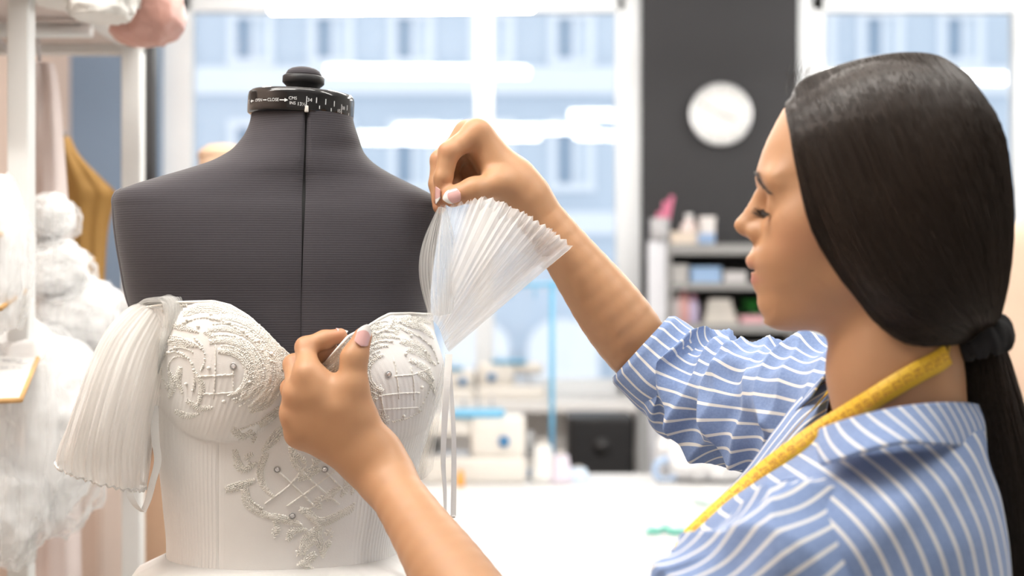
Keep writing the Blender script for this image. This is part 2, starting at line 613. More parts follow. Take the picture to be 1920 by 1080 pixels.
# roll the seam edges under
for side in (0, -1):
    inner = form_surf(st_, yy, -.010)
    V[:, side] = V[:, side] * .62 + inner * .38
uv = np.stack(np.broadcast_arrays(np.linspace(0, 1, nc)[None, :], V[..., 2]), -1).reshape(-1, 2)
obj('torso', V.reshape(-1, 3), grid_faces(nc, nr), jm, form, uv=uv)
core = np.array([form_surf(np.linspace(0, 2 * math.pi, 64, endpoint=False), y, -.007) for y in np.linspace(208, 1495, 60)])
cf = [tuple(q) for q in grid_faces(64, 60, close_u=True)] + [tuple(range(64)), tuple(range(59 * 64, 60 * 64))[::-1]]
obj('inner_shell', core.reshape(-1, 3), cf, mat('black_shell', (.006, .006, .007), .6), form)
# arm-hole piping on both shoulders
for th0, name in ((math.pi * .965, 'piping'), (math.pi * .035, 'piping')):
    pth = form_surf(np.full(40, th0), np.linspace(360, 600, 40), .0004)
    v, f = tube(pth, .0013, 8); obj(name, v, f, mat('dark_piping', (.16, .15, .16), .8, noise=.1), form)
# white plastic slider in the neck seam
a0 = form_surf(seam_theta(np.array([216.0])), np.array([216.0]), .0005)[0]
v, f = box(a0, (.0042, .003, .007), .0008); obj('seam_clip', v, f, mat('ivory_plastic', (.75, .73, .68), .4), form)

# neck dial: lathe leaning a little, as in the photo
CAPC = P(565, 196, 1.57)
TILT = Matrix.Rotation(math.radians(3.0), 3, 'Y')
def tiltv(v): return (np.asarray(v) - CAPC) @ np.array(TILT).T + CAPC
R0 = 99 / F * 1.57
zc = 0.0
M_gloss = mat('gloss_black_plastic', (.006, .006, .007), .12, spec=.6, noise=.05)
prof = [(0.0, -.014), (R0 * .96, -.014), (R0 * .995, -.0125), (R0, -.010), (R0, .0055), (R0 * .985, .0095), (R0 * .94, .012), (R0 * .5, .0135), (0.002, .014)]
v, f = lathe(prof, CAPC, 64); dial = obj('neck_dial', tiltv(v), f, M_gloss, form)
v, f = lathe([(.004, .013), (.017, .0135), (.017, .018), (.0215, .022), (.023, .0235), (.023, .030), (.0215, .0315), (.004, .032)], CAPC + (.001, 0, 0), 40)
knob = obj('knob', tiltv(v), f, M_blackm, form)
v, f = lathe([(.0195, .0305), (.0196, .0335), (.0175, .037), (.0135, .0395), (.008, .041), (.002, .0415)], CAPC + (.001, 0, 0), 40)
obj('pincushion', tiltv(v), f, jm, knob, uv=np.stack((np.zeros(len(v)), v[:, 2]), 1))

# white print round the dial
M_print = mat('white_print', (.75, .77, .78), .5, noise=.03)


def on_dial(v2, ang, zoff, flip=False):
    """wrap flat print (x along the rim) onto the dial; ang = angle of its centre from the camera-facing side"""
    a = ang + v2[:, 0] / R0
    r = R0 + .0003
    # angle 0 faces the lens
    base = math.atan2(-CAPC[1], -CAPC[0])
    v = np.stack((CAPC[0] + r * np.cos(base + a), CAPC[1] + r * np.sin(base + a), CAPC[2] + zoff + v2[:, 1]), 1)
    return tiltv(v)


def px_ang(px):
    return math.asin(max(-.985, min(.985, (px - 565) / 98.0)))


def dial_text(s, px, zoff, size, name='lettering'):
    v, f = text_mesh(s, size)
    obj(name, on_dial(v, px_ang(px), zoff), f, M_print, dial, smooth=False)


def dial_bar(px, zoff, w, h, name='tick'):
    x = np.linspace(-w / 2, w / 2, max(2, int(w / .002) + 2))
    v2 = np.concatenate([np.stack((x, np.full_like(x, -h / 2)), 1), np.stack((x, np.full_like(x, h / 2)), 1)])
    n = len(x)
    f = [(i, i + 1, n + i + 1, n + i) for i in range(n - 1)]
    obj(name, on_dial(v2, px_ang(px), zoff), f, M_print, dial, smooth=False)


ZT_ = -.0030
dial_text('T', 471, ZT_, .0052)
dial_bar(478, ZT_, .005, .0010, 'arrow'); 
dial_text('OPEN', 489, ZT_, .0046); dial_bar(500.5, ZT_, .0050, .0009, 'arrow'); dial_text('CLOSE', 515, ZT_, .0048)
dial_bar(532, ZT_, .0065, .0011, 'arrow')
for pxx, sgn in ((538.5, 1), (475.5, -1)):
    v2 = np.array(((-.0018 * sgn, -.0020), (.0022 * sgn, 0), (-.0018 * sgn, .0020))); obj('arrow_head', on_dial(v2, px_ang(pxx), ZT_), [(0, 1, 2)], M_print, dial, smooth=False)
dial_text('CMS', 550, ZT_ + .0022, .0046); dial_text('INS', 550, ZT_ - .0030, .0046)
dial_text('13\u00bd', 566, ZT_ - .0036, .0052); dial_bar(574.5, ZT_ - .0006, .0008, .0115); dial_text('34', 580, ZT_ + .0014, .0054)
for pxx, zo, hh in ((592, .0020, .006), (598, -.0052, .0035), (608.5, .0014, .006), (619, -.0062, .0035), (624, .0006, .006), (648, -.0008, .0055), (651.5, -.0078, .0035)):
    dial_bar(pxx, ZT_ + zo, .0010, hh)
dial_text('15', 633, ZT_ - .0062, .0050); dial_bar(637.5, ZT_ - .0042, .0008, .0115); dial_text('38', 641, ZT_ - .0022, .0052)

# stand under the skirt
zb = float(form_surf(0.0, 1500.0)[2])
v, f = tube([(NECK[0], NECK[1] + .02, .03), (NECK[0], NECK[1] + .02, zb + .1)], .016, 16); obj('stand_pole', v, f, M_wmetal, form)
for k in range(5):
    a = k / 5 * 2 * math.pi + .3
    v, f = tube([(NECK[0], NECK[1] + .02, .10), (NECK[0] + .10 * math.cos(a), NECK[1] + .02 + .10 * math.sin(a), .06), (NECK[0] + .24 * math.cos(a), NECK[1] + .02 + .24 * math.sin(a), .013)], [.014, .013, .012], 10)
    obj('stand_foot', v, f, M_wmetal, form)

# ------------------------------------------------------------------ the wedding dress
def white_cloth(name, c, rough=.7, sheen=.3, bump=.15, bscale=900, trl=0.0):
    m = mat(name, c, rough, spec=.3, noise=.02, nscale=60, bump=bump, bscale=bscale)
    m.node_tree.nodes['Principled BSDF'].inputs['Sheen Weight'].default_value = sheen
    return m


M_satin = white_cloth('ivory_satin_organza', (.92, .905, .88), .55)
M_bead = mat('pearl_bead', (.97, .945, .885), .2, spec=.6, noise=.02, nscale=300)
M_cord = mat('ivory_embroidery_thread', (.95, .93, .88), .5, noise=.03, nscale=500, bump=.2, bscale=2500)
M_crystal = mat('crystal', (.90, .90, .92), .08, spec=.9, metal=.6)
M_steel_d = mat('silver_setting', (.60, .59, .57), .35, metal=.8)
M_ribbon = mat('white_satin_ribbon', (.84, .83, .81), .4, noise=.02)


def tulle(name, dens, c=(.88, .87, .85), scale=190.0, stripe=26.0, fade=0.0):
    """sheer net: transparent between threads, denser along its pleats (u across the pleats)"""
    m = bpy.data.materials.new(name); m.use_nodes = True
    nt = m.node_tree; nt.nodes.clear()
    out = nt.nodes.new('ShaderNodeOutputMaterial')
    tc = nt.nodes.new('ShaderNodeTexCoord')
    mp = nt.nodes.new('ShaderNodeMapping'); mp.inputs['Scale'].default_value = (stripe, .9, 1)
    nt.links.new(tc.outputs['UV'], mp.inputs[0])
    n1 = nt.nodes.new('ShaderNodeTexNoise'); n1.inputs['Scale'].default_value = 1.0; n1.inputs['Detail'].default_value = 3; n1.inputs['Roughness'].default_value = .5
    nt.links.new(mp.outputs[0], n1.inputs['Vector'])
    mr = nt.nodes.new('ShaderNodeMapRange'); mr.inputs[1].default_value = .34; mr.inputs[2].default_value = .68
    mr.inputs[3].default_value = max(0, dens - .20); mr.inputs[4].default_value = min(1, dens + .20)
    nt.links.new(n1.outputs['Fac'], mr.inputs[0])
    dens_out = mr.outputs[0]
    if fade:                                   # a single layer near the pinched edge lets more through
        sx = nt.nodes.new('ShaderNodeSeparateXYZ'); nt.links.new(tc.outputs['UV'], sx.inputs[0])
        fr = nt.nodes.new('ShaderNodeMapRange'); fr.inputs[1].default_value = fade * .6; fr.inputs[2].default_value = fade
        fr.inputs[3].default_value = .45; fr.inputs[4].default_value = 1.0; nt.links.new(sx.outputs[0], fr.inputs[0])
        mu = nt.nodes.new('ShaderNodeMath'); mu.operation = 'MULTIPLY'
        nt.links.new(mr.outputs[0], mu.inputs[0]); nt.links.new(fr.outputs[0], mu.inputs[1]); dens_out = mu.outputs[0]
    d = nt.nodes.new('ShaderNodeBsdfDiffuse'); d.inputs[0].default_value = (*c, 1)
    t = nt.nodes.new('ShaderNodeBsdfTranslucent'); t.inputs[0].default_value = (*c, 1)
    a = nt.nodes.new('ShaderNodeMixShader'); a.inputs[0].default_value = .4
    nt.links.new(d.outputs[0], a.inputs[1]); nt.links.new(t.outputs[0], a.inputs[2])
    tr = nt.nodes.new('ShaderNodeBsdfTransparent')
    mx = nt.nodes.new('ShaderNodeMixShader')
    nt.links.new(dens_out, mx.inputs[0]); nt.links.new(tr.outputs[0], mx.inputs[1]); nt.links.new(a.outputs[0], mx.inputs[2])
    nt.links.new(mx.outputs[0], out.inputs[0])
    return m


M_tulleL = tulle('pleated_tulle', .58, (.92, .905, .88), stripe=22)
M_tulleR = tulle('lifted_tulle', .66, (.95, .95, .945), stripe=14, fade=.30)
M_tulleS = tulle('single_tulle', .30, (.90, .90, .88), stripe=40)

dress = thing('wedding_dress', 'white beaded off-shoulder wedding dress on the grey dress form', 'dress', (NECK[0], NECK[1] + .02, 0))

CUPS = ((414, 694, 134, 134, .034), (724, 706, 122, 124, .030))     # photo centre, radii, height


def bodice_surf(th, y):
    base = form_surf(th, y, .003)
    px = PIX(base)
    bump = np.zeros(px.shape[:-1])
    for cx, cy, rx, ry, h in CUPS:
        u, w = (px[..., 0] - cx) / rx, (px[..., 1] - cy) / ry
        q = np.clip(1 - u * u - w * w, 0, 1)
        bump = np.maximum(bump, h * q ** .62)
    front = np.clip(np.sin(th), 0, 1) ** .35
    base = base + FN * (bump * front)[..., None]
    return base


NTOPX = np.array([(200, 585), (300, 570), (332, 565), (365, 564), (400, 563), (432, 570), (465, 588), (500, 617), (528, 645), (547, 660), (566, 690), (585, 693), (603, 677), (627, 651), (653, 624), (690, 607),
                  (712, 594), (730, 586), (770, 586), (808, 589), (826, 598), (850, 610), (900, 640)], float)
nc, nr = 1100, 110
th = np.linspace(-.45, math.pi + .45, nc)
ty = np.full(nc, 600.0)
for _ in range(5):
    px = PIX(bodice_surf(th, ty))[:, 0]
    ty = np.interp(px, NTOPX[:, 0], NTOPX[:, 1])
ty = np.where((th < -.05) | (th > math.pi + .05), 640, ty)
ker = np.ones(5) / 5
ty = np.convolve(np.pad(ty, 2, 'edge'), ker, 'valid')
tt = np.linspace(0, 1, nr)
Y = ty[None, :] + (1046 - ty[None, :]) * tt[:, None]
TH = np.broadcast_to(th[None, :], Y.shape)
V = bodice_surf(TH, Y)
px = PIX(V)
# fine pressed pleats of the waist, none on the smooth centre panel
side = smoothstep(430, 400, px[..., 0]) + smoothstep(650, 690, px[..., 0])
cupq = np.zeros_like(side)
for cx, cy, rx, ry, h in CUPS:
    u, w = (px[..., 0] - cx) / rx, (px[..., 1] - cy) / ry
    cupq = np.maximum(cupq, smoothstep(1.06, .94, np.sqrt(u * u + w * w)))
arc = TH * .155 + (px[..., 1] - 800) * np.where(px[..., 0] > 560, .00004, -.00001)
arc_cup = arc * 1.0 + (px[..., 1] - 690) * .00022 * np.where(px[..., 0] > 560, 1, -1)
pl = (.5 + .5 * np.sin(arc * 2 * np.pi / .0060)) ** 2 * .00065 * side * (1 - cupq)
lowcup = smoothstep(650, 760, px[..., 1])
pl = pl + (.5 + .5 * np.sin(arc_cup * 2 * np.pi / .0070)) ** 2 * .0005 * cupq * lowcup * smoothstep(0, 90, np.abs(px[..., 0] - 560))
# seam on the left of the centre panel
pl = pl - .0012 * np.exp(-((px[..., 0] - 411) / 2.0) ** 2) * smoothstep(828, 836, px[..., 1])
V = V + FN * pl[..., None]
V[0] += -FN * .0012                        # the neckline turns in
# her fingers pull the neckline forward, away from the form
pull = np.exp(-((px[..., 0] - 634) / 44) ** 2) * np.exp(-((px[..., 1] - ty[None, :]) / 75) ** 2) * (np.sin(TH) > 0)
tgt_d = 1.409
V = V + (np.array((0, 0, CZ)) - V) * (pull * np.clip(1 - tgt_d / V[..., 1], 0, 1))[..., None]
uvb = np.stack(np.broadcast_arrays(th[None, :] * .155, V[..., 2]), -1).reshape(-1, 2)
fb = grid_faces(nc, nr)
bodice = obj('bodice', V.reshape(-1, 3), fb, M_satin, dress, uv=uvb)
sol = bodice.modifiers.new('cloth_thickness', 'SOLIDIFY'); sol.thickness = .0012; sol.offset = -1
BV = V.reshape(-1, 3)
BVH = BVHTree.FromPolygons([tuple(p) for p in BV], [tuple(int(i) for i in q) for q in fb])
# back panel of the bodice
thb = np.linspace(math.pi + .40, 2 * math.pi - .40, 60)
yb = np.linspace(660, 1046, 20)
Vb = form_surf(thb[None, :].repeat(20, 0), yb[:, None].repeat(60, 1), .0035)
bk = obj('back_panel', Vb.reshape(-1, 3), grid_faces(60, 20), M_satin, dress)
bk.modifiers.new('cloth_thickness', 'SOLIDIFY').thickness = .001


def on_bodice(px, py, lift=0.0):
    """point of the bodice front that shows at this photo pixel, lifted along the surface normal"""
    o = Vector((0, 0, CZ)); t = Vector(P(px, py, 1.6)) - o
    loc, nrm, i, d = BVH.ray_cast(o, t.normalized(), 3.0)
    if loc is None:
        loc, nrm, i, d = BVH.find_nearest(Vector(P(px, py, 1.47)))
    n = np.array(nrm)
    if n[1] > 0:
        n = -n
    return np.array(loc) + n * lift, n


# neckline binding
pts = []
for k in range(0, nc, 6):
    if -.05 < th[k] < math.pi + .05:
        pts.append(V[0, k] + FN * .0012)
v, f = tube(pts, .0014, 8); obj('neckline_binding', v, f, M_cord, dress)

# skirt: gathered from the waist to the floor
nc2, nr2 = 420, 50
th2 = np.linspace(0, 2 * math.pi, nc2, endpoint=False)
w0 = form_surf(th2, np.full(nc2, 1036.0), .002)
cen = w0.mean(0)
VV = []
for t in np.linspace(0, 1, nr2):
    k = t ** .55
    out = w0 - cen; out[:, 2] = 0
    u = out / np.linalg.norm(out, axis=1)[:, None]
    fold = (np.sin(th2 * 38) * .5 + np.sin(th2 * 61 + 1) * .3 + np.sin(th2 * 17 + 2) * .4) * (.004 + .018 * k)
    r = .0015 + .25 * k
    p = w0 + u * (r + fold * min(1, t * 12))[:, None]
    p[:, 2] = w0[:, 2] - t * (w0[:, 2] - .02) + .010 * math.exp(-((t - .03) / .02) ** 2)
    VV.append(p)
VV = np.array(VV)
obj('skirt', VV.reshape(-1, 3), grid_faces(nc2, nr2, close_u=True), M_satin, dress).modifiers.new('cloth_thickness', 'SOLIDIFY').thickness = .001
wb = form_surf(np.linspace(0, 2 * math.pi, 200), np.full(200, 1042.0), .0035)
v, f = tube(wb, .0016, 6, caps=False); obj('waist_seam', v, f, M_satin, dress)

# ------------------------------------------------ embroidery
ICO = None
def ico():
    bm = bmesh.new(); bmesh.ops.create_icosphere(bm, subdivisions=1, radius=1.0)
    v = np.array([tuple(x.co) for x in bm.verts]); f = np.array([[x.index for x in p.verts] for p in bm.faces]); bm.free()
    return v, f
ICV, ICF = ico()


class Beads:
    def __init__(s): s.v, s.f, s.n = [], [], 0

    def add(s, c, r, stretch=1.0, axis=None):
        v = ICV * r
        if axis is not None and stretch != 1.0:
            a = np.asarray(axis); a = a / (np.linalg.norm(a) + 1e-9)
            v = v + np.outer(v @ a, a) * (stretch - 1)
        s.v.append(v + c); s.f.append(ICF + s.n); s.n += len(ICV)

    def build(s, name, m, parent, label=None):
        if not s.v: return None
        return obj(name, np.concatenate(s.v), np.concatenate(s.f), m, parent, kind='stuff', label=label)


def surf_path(pts, n=None, lift=.0006):
    pts = np.asarray(pts, float)
    L = np.linalg.norm(np.diff(pts, axis=0), axis=1).sum()
    q = cr(np.c_[pts, np.zeros(len(pts))], n or max(6, int(L / 2.2)))[:, :2]
    r = [on_bodice(x, y, lift) for x, y in q]
    return np.array([a for a, _ in r]), np.array([b for _, b in r])


bead_mb, cord_mb = Beads(), MB()


def cord(pts, r=.0010, lift=.0001):
    p, n = surf_path(pts, lift=lift)
    v, f = tube(p, r, 6); cord_mb.add(v, f)


def bead_row(pts, r=.0013, pitch=None, jit=.0003, stretch=1.0, lift=.0004):
    pitch = pitch or r * 1.9 * stretch
    p, n = surf_path(pts, lift=lift)
    d = np.r_[0, np.cumsum(np.linalg.norm(np.diff(p, axis=0), axis=1))]
    for s in np.arange(0, d[-1], pitch):
        c = np.array([np.interp(s, d, p[:, k]) for k in range(3)])
        k = min(np.searchsorted(d, s), len(p) - 1)
        ax = p[min(k + 1, len(p) - 1)] - p[max(k - 1, 0)]
        bead_mb.add(c + rng.normal(0, jit, 3), r * rng.uniform(.85, 1.15), stretch, ax)


def rope(pts, w=7.0, taper=True, r=.00105, rows=5, cordtoo=False):
    """fat beaded leaf / rope: slanted rows of small beads across a spine, w = half width in photo pixels"""
    pts = np.asarray(pts, float)
    L = np.linalg.norm(np.diff(pts, axis=0), axis=1).sum()
    n = max(4, int(L / 3.2))
    q = cr(np.c_[pts, np.zeros(len(pts))], n)[:, :2]
    T = np.gradient(q, axis=0); T /= np.linalg.norm(T, axis=1)[:, None] + 1e-9
    N = np.stack((-T[:, 1], T[:, 0]), 1)
    for i in range(n):
        t = i / (n - 1)
        ww = w * (math.sin(math.pi * min(1, .12 + t * .86)) ** .6 if taper else 1.0)
        for k in np.linspace(-1, 1, rows):
            x, y = q[i] + N[i] * ww * k + T[i] * (-abs(k) * ww * .55)
            h = .0006 * (1 - .75 * k * k)
            c, nn = on_bodice(x + rng.normal(0, .35), y + rng.normal(0, .35), h)
            bead_mb.add(c, r * rng.uniform(.85, 1.1), 1.35, np.array((T[i, 0] * .6 + N[i, 0] * (-k), 0, -(T[i, 1] * .6 + N[i, 1] * (-k)))))
    if cordtoo:
        p, _ = surf_path(q, n=max(6, n // 2), lift=.0006)
        rr = np.array([w / F * 1.45 * .75 * (math.sin(math.pi * min(1, .12 + t * .86)) ** .6 if taper else 1) for t in np.linspace(0, 1, len(p))])
        v, f = tube(p - FN * 0 + 0, np.maximum(rr * .42, .0005), 6); cord_mb.add(v, f)


def arc_pts(cx, cy, r, a0, a1, k=1.0, n=9):
    a = np.radians(np.linspace(a0, a1, n))
    return np.stack((cx + r * np.cos(a), cy + r * k * np.sin(a)), 1)


# left cup: nested scrolls that open round the crystal, leaves under the neckline, garland toward the side
for i, (cx, cy, r, a0, a1) in enumerate([(420, 700, 46, -100, 80), (418, 698, 66, -110, 70), (416, 696, 88, -105, 55), (414, 694, 108, -98, 35)]):
    rope(arc_pts(cx, cy, r, a0, a1, .92), w=6.5 - i * .4, rows=5)
    bead_row(arc_pts(cx, cy, r + 10, a0 + 6, a1 - 4, .92), .0012)
bead_row([(335, 610), (372, 596), (412, 600), (452, 620), (486, 650), (510, 684)], .0019, stretch=1.0)
rope([(346, 588), (380, 578), (420, 584), (462, 606)], 7)
rope([(462, 598), (495, 626), (526, 655)], 7); rope([(478, 640), (510, 668), (532, 694)], 7)
rope([(300, 636), (335, 640), (372, 648)], 8); rope([(310, 608), (340, 612), (372, 622)], 6)
bead_row([(300, 668), (330, 660), (356, 676), (366, 704), (362, 736)], .0017)
for a, b_, c in (((318, 700), (326, 720), (318, 745)), ((338, 690), (334, 712), (342, 736)), ((366, 700), (378, 724), (372, 758)), ((300, 690), (296, 712), (300, 735))):
    rope([a, b_, c], 5, r=.0010)
for pts in ([(405, 650), (404, 700), (400, 748)], [(370, 706), (410, 704), (440, 703)], [(372, 738), (412, 738), (452, 734)], [(438, 690), (436, 716), (440, 742)]):
    cord(pts, .0009); bead_row(pts, .0009, stretch=2.2)
rope([(455, 738), (480, 728), (504, 712)], 8); rope([(470, 768), (498, 756), (522, 738)], 8); rope([(488, 796), (512, 778), (530, 760)], 7)
rope([(438, 806), (455, 818), (468, 812)], 6); bead_row([(446, 806), (480, 794), (512, 780)], .0015); rope([(496, 742), (520, 722), (536, 700)], 7)
rope([(468, 808), (476, 820), (474, 830)], 4, r=.001); rope([(515, 640), (530, 662), (536, 690)], 6)
for i, r_ in enumerate((22, 38, 54)):
    bead_row(arc_pts(338, 690, r_, 150 - i * 8, 300 + i * 10), .0011, jit=.0002)
for a0_ in range(0, 360, 40):
    x_, y_ = 318 + 9 * math.cos(math.radians(a0_)), 724 + 9 * math.sin(math.radians(a0_)); bead_row([(318, 724), (x_, y_)], .0010)
rope([(330, 772), (352, 780), (372, 776)], 5, r=.0009); rope([(352, 752), (376, 766), (398, 764)], 5, r=.0009); rope([(386, 622), (404, 634), (424, 634)], 5, r=.0009)
rope([(306, 580), (326, 574), (350, 572)], 5, r=.0009); rope([(396, 570), (430, 578), (462, 594)], 5, r=.0009); bead_row([(366, 634), (380, 652), (384, 676), (376, 698)], .0012)
for x_, y_ in ((352, 600), (372, 612), (396, 590), (430, 606), (456, 622), (484, 640), (508, 664), (330, 652), (392, 690), (350, 720), (420, 752), (468, 716), (700, 624), (724, 620), (748, 604), (770, 630), (796, 660), (760, 664), (790, 726), (756, 780)):
    c_, n_ = on_bodice(x_, y_, .0012); bead_mb.add(c_, .0021)
# right cup
for i, (cx, cy, r, a0, a1) in enumerate([(722, 700, 34, 100, 262), (722, 700, 52, 110, 275), (724, 700, 70, 140, 290), (728, 702, 90, 190, 300)]):
    rope(arc_pts(cx, cy, r, a0, a1, 1.0), w=6 - i * .3, rows=4)
    bead_row(arc_pts(cx, cy, r + 9, a0 + 6, a1 - 4, 1.0), .0012)
rope([(604, 684), (632, 660), (664, 634), (700, 612)], 7); rope([(612, 702), (636, 684), (660, 668)], 7); rope([(622, 716), (640, 704), (656, 690)], 6)
bead_row([(676, 640), (704, 626), (728, 614), (738, 600)], .0021); bead_row([(694, 646), (716, 640), (738, 640)], .0017)
rope([(736, 596), (744, 612), (740, 630)], 5); rope([(760, 606), (790, 614), (812, 634)], 6); rope([(752, 640), (782, 648), (806, 668)], 6, r=.001); rope([(770, 676), (796, 690), (812, 712)], 5, r=.001)
for pts in ([(738, 672), (744, 706), (748, 746)], [(742, 705), (776, 702), (806, 690)], [(712, 742), (748, 738), (786, 736)], [(770, 690), (776, 720), (776, 750)], [(712, 768), (748, 766), (782, 764)], [(714, 724), (716, 752), (722, 780)]):
    cord(pts, .0009); bead_row(pts, .0009, stretch=2.2)
bead_row([(786, 768), (800, 742), (812, 708)], .0014, pitch=.004)
rope([(748, 600), (776, 598), (806, 606)], 5, r=.0009); rope([(764, 656), (790, 664), (816, 684)], 5, r=.0009); bead_row([(756, 620), (786, 632), (812, 656), (822, 684)], .0012); rope([(784, 700), (806, 716), (816, 740)], 5, r=.0009); bead_row([(736, 790), (764, 784), (790, 770)], .0011)
rope([(716, 776), (724, 790), (718, 800)], 5, r=.001)
# centre spray
rope([(534, 800), (512, 824), (492, 846)], 8); rope([(500, 852), (488, 880), (496, 914), (512, 930)], 5, r=.001)
bead_row([(494, 850), (482, 880), (488, 908), (512, 928)], .0012)
rope([(426, 918), (452, 910), (478, 900)], 7); rope([(442, 870), (456, 880), (480, 868)], 6, r=.001); rope([(472, 852), (462, 858), (468, 868)], 4, r=.001)
rope([(440, 846), (446, 866), (458, 878)], 5, r=.001)
rope([(456, 918), (464, 944), (490, 962), (520, 972)], 6); bead_row([(464, 916), (472, 938), (494, 954)], .0013)
rope([(510, 968), (540, 976), (566, 984)], 6)
rope([(520, 990), (516, 1000), (515, 1008)], 6, r=.0011); rope([(540, 1012), (548, 998), (574, 992)], 6); rope([(514, 968), (518, 982), (518, 996)], 5, r=.001)
for pts in ([(520, 882), (552, 912), (590, 950)], [(548, 862), (590, 906), (636, 946)], [(498, 944), (540, 912), (574, 874)], [(540, 948), (588, 914), (634, 878)], [(580, 954), (616, 930), (652, 910)], [(586, 862), (624, 898), (650, 926)]):
    cord(pts, .0011); bead_row(pts, .0011, stretch=2.0)
rope([(546, 840), (556, 872), (572, 892)], 6); rope([(560, 896), (582, 886), (604, 880)], 8); rope([(556, 852), (568, 862), (574, 872)], 4, r=.001)
rope([(606, 846), (596, 862), (584, 876)], 5, r=.001); rope([(648, 880), (652, 906), (640, 930)], 6); rope([(660, 872), (664, 900), (660, 926)], 5, r=.001); rope([(612, 936), (626, 922), (640, 914)], 6)
rope([(578, 966), (602, 978), (632, 968), (660, 950)], 7); rope([(598, 952), (596, 940), (604, 930)], 5, r=.001); rope([(640, 962), (656, 956), (664, 944)], 5, r=.001); rope([(564, 956), (582, 966), (596, 984)], 6)
# tail
rope([(598, 986), (594, 1006), (604, 1030), (606, 1046)], 9, rows=6); rope([(586, 996), (572, 1012), (562, 1034)], 6); rope([(570, 1034), (562, 1040), (556, 1034)], 5, r=.001); rope([(612, 1000), (618, 996), (622, 1006)], 5, r=.001)
rope([(592, 1012), (578, 1022), (572, 1036)], 5); rope([(590, 1040), (574, 1052), (558, 1060)], 7); rope([(570, 1052), (580, 1066), (592, 1070)], 6); rope([(618, 1016), (612, 1024), (606, 1036)], 5)
bead_mb.build('beadwork', M_bead, dress)
cord_mb.build('embroidered_cord', M_cord, dress, smooth=True, kind='stuff')
for px_, py_ in ((438, 687), (728, 702), (520, 880), (609, 880), (548, 967)):
    c, n = on_bodice(px_, py_, .0016)
    bm = bmesh.new(); bmesh.ops.create_cone(bm, segments=8, radius1=.0030, radius2=.0016, depth=.0018, cap_ends=True)
    q = Vector(n).to_track_quat('Z', 'Y').to_matrix()
    v = np.array([tuple(q @ x.co) for x in bm.verts]) + c; f = [tuple(x.index for x in p.verts) for p in bm.faces]; bm.free()
    st = obj('rhinestone', v, f, M_crystal, dress, smooth=False, label='clear faceted rhinestone')
    a = np.linspace(0, 2 * np.pi, 20)
    ring = np.array([c + np.array(q @ Vector((.0033 * math.cos(t), .0033 * math.sin(t), -.0006))) for t in a])
    v, f = tube(ring, .0005, 6, caps=False); obj('setting', v, f, M_steel_d, st)

# ------------------------------------------------ fallen sleeve (left in the photo)
# stations: centre px, py, depth, half-width px, direction of width (px), half thickness m
def puff(stations, nu, nv, pleats, amp, seed, name, m, parent, close=True):
    S = np.asarray(stations, float)
    tk = np.linspace(0, 1, len(S)); t = np.linspace(0, 1, nv)
    q = crt(tk, S, t)
    r2 = np.random.default_rng(seed)
    th = np.linspace(0, 2 * math.pi, nu, endpoint=False)
    ph = r2.uniform(0, 6.28, 6)
    fold = (np.sin(th * pleats + ph[0]) * .45 + np.sin(th * pleats * 1.63 + ph[1]) * .3 + np.sin(th * pleats * .47 + ph[2]) * .45)
    V = []
    for j in range(nv):
        px, py, d, hw, ang, thick = q[j]
        ca, sa = math.cos(math.radians(ang)), math.sin(math.radians(ang))
        c = P(px, py, d)
        W = np.array((ca, 0, -sa)); hwm = hw / F * d
        wob = 1 + amp * fold * (.25 + .75 * t[j])
        p = c + np.outer(np.cos(th) * hwm, W) + np.outer(np.sin(th) * thick * wob, (0, -1, 0))
        p = p + np.outer(np.cos(th) * hwm * (wob - 1) * .12, W)
        V.append(p)
    V = np.array(V)
    uv = np.stack(np.broadcast_arrays((th / (2 * math.pi))[None, :], t[:, None]), -1).reshape(-1, 2)
    return V, uv, grid_faces(nu, nv, close_u=True)


sl = [(300, 568, 1.505, 26, 8, .020), (284, 590, 1.500, 44, 18, .035), (258, 640, 1.49, 58, 24, .055), (238, 700, 1.48, 66, 24, .066), (220, 765, 1.475, 70, 22, .070),
      (206, 820, 1.475, 76, 20, .068), (196, 862, 1.48, 84, 18, .058), (190, 892, 1.482, 86, 17, .042)]
V, uv, fc = puff(sl, 420, 60, 24, .10, 3, 'sleeve', M_tulleL, dress)
obj('sleeve', V.reshape(-1, 3), fc, M_tulleL, dress, uv=uv, label='pleated tulle sleeve hanging loose')
sl2 = [list(x) for x in sl]
for x in sl2: x[3] *= .84; x[5] *= .6
V2, uv2, fc2 = puff(sl2, 260, 40, 19, .12, 9, 'sleeve', M_tulleL, dress)
obj('sleeve_lining', V2.reshape(-1, 3), fc2, M_tulleL, dress, uv=uv2)
# curled hem of that sleeve
hem = V[-1]
hp = np.array([hem[i] + (0, 0, .0015 * math.sin(i * .55)) for i in range(0, 420, 3)])
v, f = tube(hp, .0009 + .0006 * np.abs(np.sin(np.arange(len(hp)) * .37)), 6, caps=False); obj('sleeve_hem', v, f, M_satin, dress)
